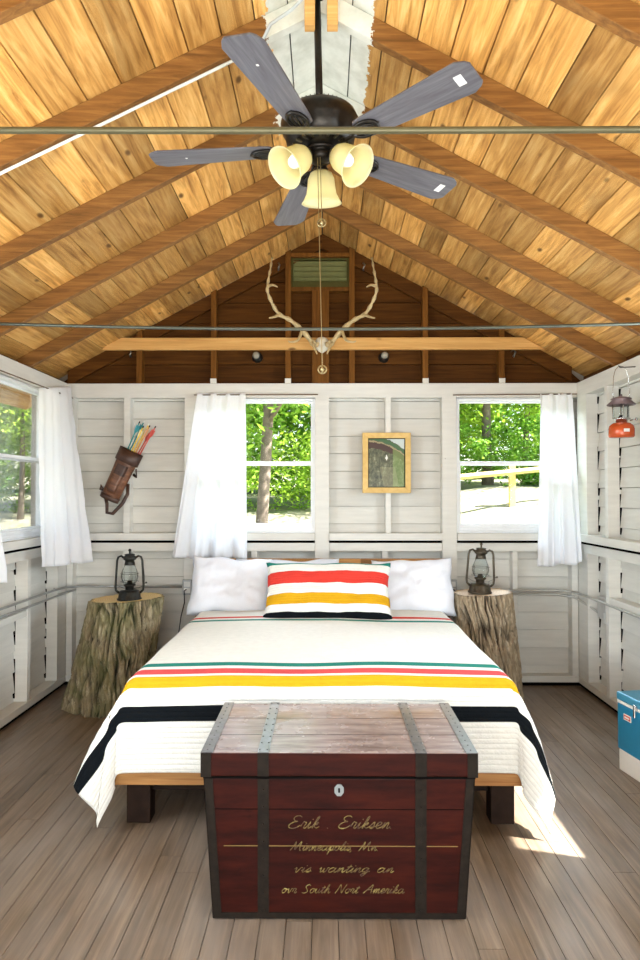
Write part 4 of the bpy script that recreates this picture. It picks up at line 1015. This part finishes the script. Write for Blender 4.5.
# ------------------------------------------------------------ tie rods, conduits
rodm = plain('olive_painted_rod', (.10, .09, .045), .45, .4); rodd = plain('grey_tie_rod', (.09, .10, .08), .4, .6)
def trod(label, y, zL, zM, zR, r, mat):
    pts = []
    for i in range(25):
        t = i/24; x = XL+(XR-XL)*t; z = zL*(1-t)+zR*t-(4*t*(1-t))*((zL+zR)/2-zM); pts.append((x, y, z))
    o_ = MB().tube(pts, r, 10).build('tie_rod', mat, smooth=True); tag(o_, label, 'tie rod')
trod('thick iron tie rod crossing the room in front of the ceiling fan', 1.50, P(0, 125.5, 1.50).z, P(320, 130.5, 1.50).z, P(640, 127.5, 1.50).z, .0075, rodm)
trod('thin iron tie rod crossing the room below the antlers', 3.20, P(0, 321, 3.2).z, P(320, 329, 3.2).z, P(640, 321, 3.2).z, .0075, rodd)
pipe = plain('painted_grey_pipe', (.42, .42, .39), .4, .3); galv = plain('galvanised_pipe', (.38, .39, .38), .35, .6)
def pipe_(name, label, cat, pts, r, mat, clips=()):
    t = thing(name, label, cat); MB().tube(pts, r, 8).build('pipe', mat, t, smooth=True)
    for c_ in clips: MB().obox(c_, (.024, .024, .03)).build('clip', mat, t)
    return t
zc = P(0, 587, YB).z
pipe_('conduit', 'upper grey conduit along the left wall and back wall to the left outlet', 'conduit', [(XL+.014, 1.2, zc+.012), (XL+.014, 4.70, zc+.012), (XL+.03, 4.86, zc+.011), (XL+.10, YB-.012, zc+.008), (P(182, 587, YB).x, YB-.012, zc+.004)], .0085, galv)
pipe_('conduit', 'lower grey conduit along the left wall, ending in the corner', 'conduit', [(XL+.014, 1.2, zc-.035), (XL+.014, 4.66, zc-.035), (XL+.03, 4.80, zc-.028), (XL+.075, 4.93, zc-.014)], .0085, galv)
pipe_('conduit', 'upper grey conduit from the right outlet along the back wall and right wall', 'conduit', [(P(462, 590, YB).x, YB-.012, zc-.020), (XR-.10, YB-.012, zc-.022), (XR-.03, 4.88, zc-.03), (XR-.014, 4.74, zc-.035), (XR-.014, 1.2, zc-.045)], .0085, pipe)
pipe_('conduit', 'lower grey conduit on the back wall bending down to the grey switch box', 'conduit', [(P(500, 590, YB).x, YB-.012, zc-.045), (XR-.16, YB-.012, zc-.047), (XR-.05, 4.90, zc-.06), (XR+.02, 4.78, zc-.11), (XR+.06, 4.70, zc-.15)], .0085, pipe)
def outlet(label, px, py, name='power_outlet'):
    p_ = P(px, py, YB-.01); t = thing(name, label, 'outlet', (p_.x, YB-.010, p_.z))
    MB().box(-.034, .034, -.018, .001, -.055, .055).build('box', plain('grey_box', (.36, .37, .37), .4, .5), t, bevel=.006)
    m_ = MB().box(-.022, .022, -.022, -.0175, .004, .040).box(-.022, .022, -.022, -.0175, -.040, -.004); m_.build('socket', plain('white_socket', (.7, .7, .68), .3), t, bevel=.003)
    return p_
ol_ = outlet('grey power outlet box on the wall post left of the bed', 187.5, 587); or_ = outlet('grey power outlet box on the wall post right of the bed', 452, 587)
jb = thing('switch_box', 'grey electrical box mounted between studs of the right wall', 'electrical box', (XR+SD-.012, 4.66, P(0, 607, 4.66).z))
MB().box(-.035, .004, -.07, .07, -.07, .07).build('box', plain('pale_grey_box', (.50, .50, .48), .4, .2), jb, bevel=.006)
MB().box(-.052, -.034, -.095, -.072, -.09, -.02).build('lever', plain('pale_lever', (.6, .6, .57), .4), jb, bevel=.004)
cord_m = plain('black_cord', (.012, .012, .012), .5)
o_ = MB().tube([(ol_.x-.005, YB-.03, ol_.z-.015), (ol_.x-.012, YB-.07, ol_.z-.02), (ol_.x-.008, YB-.075, ol_.z-.10), (ol_.x-.035, YB-.06, ol_.z-.2), (ol_.x-.055, YB-.055, ol_.z-.34), (ol_.x-.05, YB-.06, .03)], .004, 6).build('black_cable', cord_m, smooth=True); tag(o_, 'black power cord hanging from the outlet left of the bed', 'cord')
o_ = MB().tube([(or_.x+.002, YB-.03, or_.z-.01), (or_.x+.02, YB-.07, or_.z-.03), (or_.x+.03, YB-.08, or_.z-.12), (or_.x+.035, YB-.06, .3), (or_.x+.04, YB-.05, .03)], .005, 6).build('black_cable', cord_m, smooth=True); tag(o_, 'black power cord hanging from the outlet right of the bed', 'cord')
# pale conduit on the underside of a rafter and the cable from it to the fan
def ur(x, y): return Vector((x, y+SKEW[3]*abs(x-RX)/1.84, zl(x)-.012))
yy = RY[3]+.020
xs_ = [-1.70+i*.1 for i in range(15)]
o_ = MB().tube([ur(x_, yy) for x_ in xs_ if x_ < -.25], .006, 8).build('conduit', plain('white_plastic', (.72, .74, .70), .35), smooth=True); tag(o_, 'white conduit clipped under a rafter left of the ceiling fan', 'conduit')
o_ = MB().tube([ur(-.30, yy), (-.26, yy-.02, zl(-.28)-.02), (-.20, yy-.08, 3.09), (-.12, yy-.14, 3.10), (-.06, yy-.17, 3.14), (-.03, 2.45, 3.22)], .006, 8).build('cable', plain('grey_cable', (.42, .44, .42), .4), smooth=True); tag(o_, 'grey cable from the white conduit to the ceiling fan rod', 'cable')

# ------------------------------------------------------------ ceiling fan
FY, FZ = 2.525, 2.640; fxc = P(320.5, 110, FY).x
fan = thing('ceiling_fan', 'dark bronze five-blade ceiling fan with three cream glass shades, hanging from the ridge', 'ceiling fan', (fxc, FY, FZ), (R(-3.4), R(-1.3), 0))
fm = plain('dark_bronze', (.020, .017, .014), .35, .7, var=.4, scale=50)
top_ = ZR+RD-.04-FZ
MB().tube([(0, 0, .10), (0, 0, top_+.02)], .0135, 12).build('down_rod', fm, fan, smooth=True)
MB().lathe([(0, top_+.03), (.05, top_+.03), (.045, top_+.01), (.02, top_-.01), (0, top_-.01)], 24).build('canopy', fm, fan, smooth=True)
m = MB(); m.lathe([(0, .165), (.03, .163), (.035, .143), (.10, .140), (.134, .123), (.146, .095), (.140, .065), (.130, .050), (.125, .022), (.09, .002), (.055, -.006), (0, -.01)], 40)
m.build('motor_housing', fm, fan, smooth=True)
m = MB()
for k in range(44):
    a_ = 2*PI*k/44; m.obox((.108*math.cos(a_), .108*math.sin(a_), .138), (.016, .003, .003), Matrix.Rotation(a_, 3, 'Z'))
for k in range(20):
    a_ = 2*PI*k/20; m.obox((.095*math.cos(a_), .095*math.sin(a_), .002), (.024, .009, .006), Matrix.Rotation(a_, 3, 'Z'))
m.build('motor_vents', plain('brass_slots', (.10, .085, .05), .4, .8), fan)
bladem = wood('grey_oak_blade', (.065, .06, .068), (.105, .10, .112), (.16, .155, .165), (.8, 9, 9), knots=False, board=0, rough=.35, bumps=.05)
tagm = plain('white_sticker', (.75, .74, .70), .5)
rz = [32.3+72*k for k in range(5)]
for k, ang_ in enumerate(rz):
    Rb = Matrix.Rotation(R(ang_), 3, 'Z') @ Matrix.Rotation(R(-9), 3, 'X')
    b = MB(); out = []
    xi, xo, wi, wo = .17, .635, .050, .072
    prof = [(xi, -wi*.55), (xi+.012, -wi*.9), (xi+.04, -wi)]+[(xi+.04+(xo-.04-xi-.04)*t, -(wi+(wo-wi)*t)) for t in (.25, .5, .75, 1)]+[(xo-.012, -wo*.80), (xo, -wo*.60)]
    prof = prof+[(x_, -y_) for x_, y_ in prof[::-1]]
    A1 = [b.v(Rb @ Vector((x_, y_, -.0035))) for x_, y_ in prof]; B1 = [b.v(Rb @ Vector((x_, y_, .0035))) for x_, y_ in prof]
    b.f(A1[::-1]); b.f(B1)
    for i in range(len(prof)): j = (i+1) % len(prof); b.f([A1[i], A1[j], B1[j], B1[i]])
    # keep the grain along the blade by building it along x and turning the object
    for v_ in b.bm.verts: v_.co = Rb.inverted() @ v_.co
    bo = b.build('blade', bladem, fan, bevel=.0015); bo.rotation_euler = Rb.to_euler()
    ir = MB()
    ir.tube([(.10, 0, -.012), (.135, .0, -.014), (.165, 0, -.008)], [.012, .010, .010], 8, flat=.5)
    ir.tube([(.205+.050*math.cos(t), .034*math.sin(t), -.008) for t in [2*PI*i/28 for i in range(28)]], .0065, 8, True)
    ir.tube([(.155, 0, -.008), (.262, 0, -.008)], .005, 6)
    ir.tube([(.205+.032*math.cos(t), .018*math.sin(t), -.008) for t in [2*PI*i/20 for i in range(20)]], .004, 6, True)
    io = ir.build('blade_iron', fm, fan, smooth=True); io.rotation_euler = Rb.to_euler()
    if k in (0, 4): MB().box(.565, .592, -.024, .020, -.0042, -.0034).build('sticker', tagm, bo)
    if k in (2, 3): MB().box(.50, .508, -.004, .004, -.0042, -.0034).build('sticker', tagm, bo)
MB().lathe([(0, -.005), (.052, -.005), (.056, -.010), (.046, -.016), (.036, -.018), (.040, -.022), (.046, -.032), (.040, -.046), (.022, -.056), (0, -.060)], 28).build('switch_housing', fm, fan, smooth=True)
n = N('cream_glass_shade'); n.set(Roughness=.35); n.b.inputs['Base Color'].default_value = (.78, .74, .48, 1)
t_ = n.n('BsdfTranslucent'); t_.inputs[0].default_value = (.80, .74, .42, 1); mx = n.n('MixShader'); mx.inputs[0].default_value = .5
n.l(n.b.outputs[0], mx.inputs[1]); n.l(t_.outputs[0], mx.inputs[2]); n.l(mx.outputs[0], n.out.inputs[0]); shade_m = n.m
n = N('lit_bulb'); n.set(Roughness=.2); n.b.inputs['Base Color'].default_value = (.9, .88, .8, 1); n.b.inputs['Emission Color'].default_value = (1, .85, .6, 1); n.b.inputs['Emission Strength'].default_value = .3; bulb_m = n.m
for az, tl in ((90, 14), (215, 50), (325, 50)):
    d = Matrix.Rotation(R(az), 3, 'Z') @ Matrix.Rotation(R(180-tl), 3, 'Y')     # local +z points down and outwards
    d = Matrix.Rotation(R(az), 3, 'Z') @ Matrix.Rotation(R(90+(90-tl)), 3, 'Y')
    hx = Matrix.Rotation(R(az), 3, 'Z') @ Vector((.042, 0, -.022)); s0 = hx+d @ Vector((0, 0, .030))
    am = MB().tube([Matrix.Rotation(R(az), 3, 'Z') @ Vector((.03, 0, -.022)), hx, s0], [.010, .011, .013], 10); am.lathe([(0, .02), (.022, .02), (.027, .030), (.027, .040), (.020, .042)], 20, hx, d); am.build('lamp_arm', fm, fan, smooth=True)
    g_ = MB(); g_.lathe([(.025, .038), (.038, .046), (.047, .066), (.050, .095), (.054, .120), (.066, .144), (.074, .155)], 32, hx, d)
    g_.build('glass_shade', shade_m, fan, smooth=True, solid=.003)
    MB().lathe([(0, .04), (.012, .04), (.013, .060), (.022, .080), (.025, .095), (.018, .112), (0, .119)], 18, hx, d).build('bulb', bulb_m, fan, smooth=True)
    l = bpy.data.lights.new('bulb_light', 'POINT'); l.energy = .12; l.color = (1, .82, .55); l.shadow_soft_size = .03
    lo_ = bpy.data.objects.new('bulb_light', l); C.objects.link(lo_); lo_.parent = fan; lo_.location = hx+d @ Vector((0, 0, .135))
# pull chains
ch = plain('brass_chain', (.35, .28, .14), .35, .8)
for i, (py, dx, dy) in enumerate(((228, -.002, -.050), (374, -.012, -.046))):
    zb_ = P(320, py, FY-.03).z-FZ; m = MB().tube([(dx, dy, -.06), (dx, dy, zb_)], .0016, 5)
    m.build('pull_chain', ch, fan)
    k_ = MB()
    for a_ in range(2):
        r_ = .014; k_.tube([Vector((dx, dy, zb_))+Matrix.Rotation(a_*PI/2, 3, 'Z') @ Vector((r_*math.cos(t), 0, r_*math.sin(t))) for t in [2*PI*j/16 for j in range(16)]], .003, 6, True)
    k_.sphere((dx, dy, zb_), .0075); k_.build('chain_pull', ch, fan, smooth=True)

# ------------------------------------------------------------ cooler
cl = thing('cooler', 'blue and white metal picnic cooler on the floor against the right wall', 'cooler', (1.455, 3.47, 0), (0, 0, R(9.5)))
bl_m = plain('blue_enamel', (.018, .22, .40), .3, .1, var=.05); wh_m = plain('white_enamel', (.80, .78, .74), .35, var=.03); bl2 = plain('blue_lid_top', (.05, .26, .40), .3, .1, var=.08)
Lc, Wc = .50, .27
MB().box(.004, Wc, -Lc, -.004, 0, .105).build('white_base', wh_m, cl, bevel=.006)
MB().box(0, Wc, -Lc, 0, .1055, .330).build('body', bl_m, cl, bevel=.006)
MB().box(-.001, Wc, -Lc, .001, .3305, .345).build('white_band', wh_m, cl, bevel=.003)
lid_ = MB().box(-.004, Wc, -Lc-.002, .004, .3455, .385).build('lid', bl2, cl, bevel=.008)
m = MB().box(-.012, .001, -.17, -.145, .335, .36).box(-.015, -.010, -.165, -.150, .30, .362); m.build('latch', chrome, cl, bevel=.003)
lb = MB().box(-.0022, 0, -.115, -.055, .262, .292).build('maker_label', wh_m, cl, bevel=.001); MB().box(-.0032, -.002, -.110, -.060, .267, .287).build('red_panel', plain('label_red', (.62, .05, .04), .4), lb)
MB().box(-.0042, -.0030, -.104, -.066, .273, .281).build('letter_line', wh_m, lb)
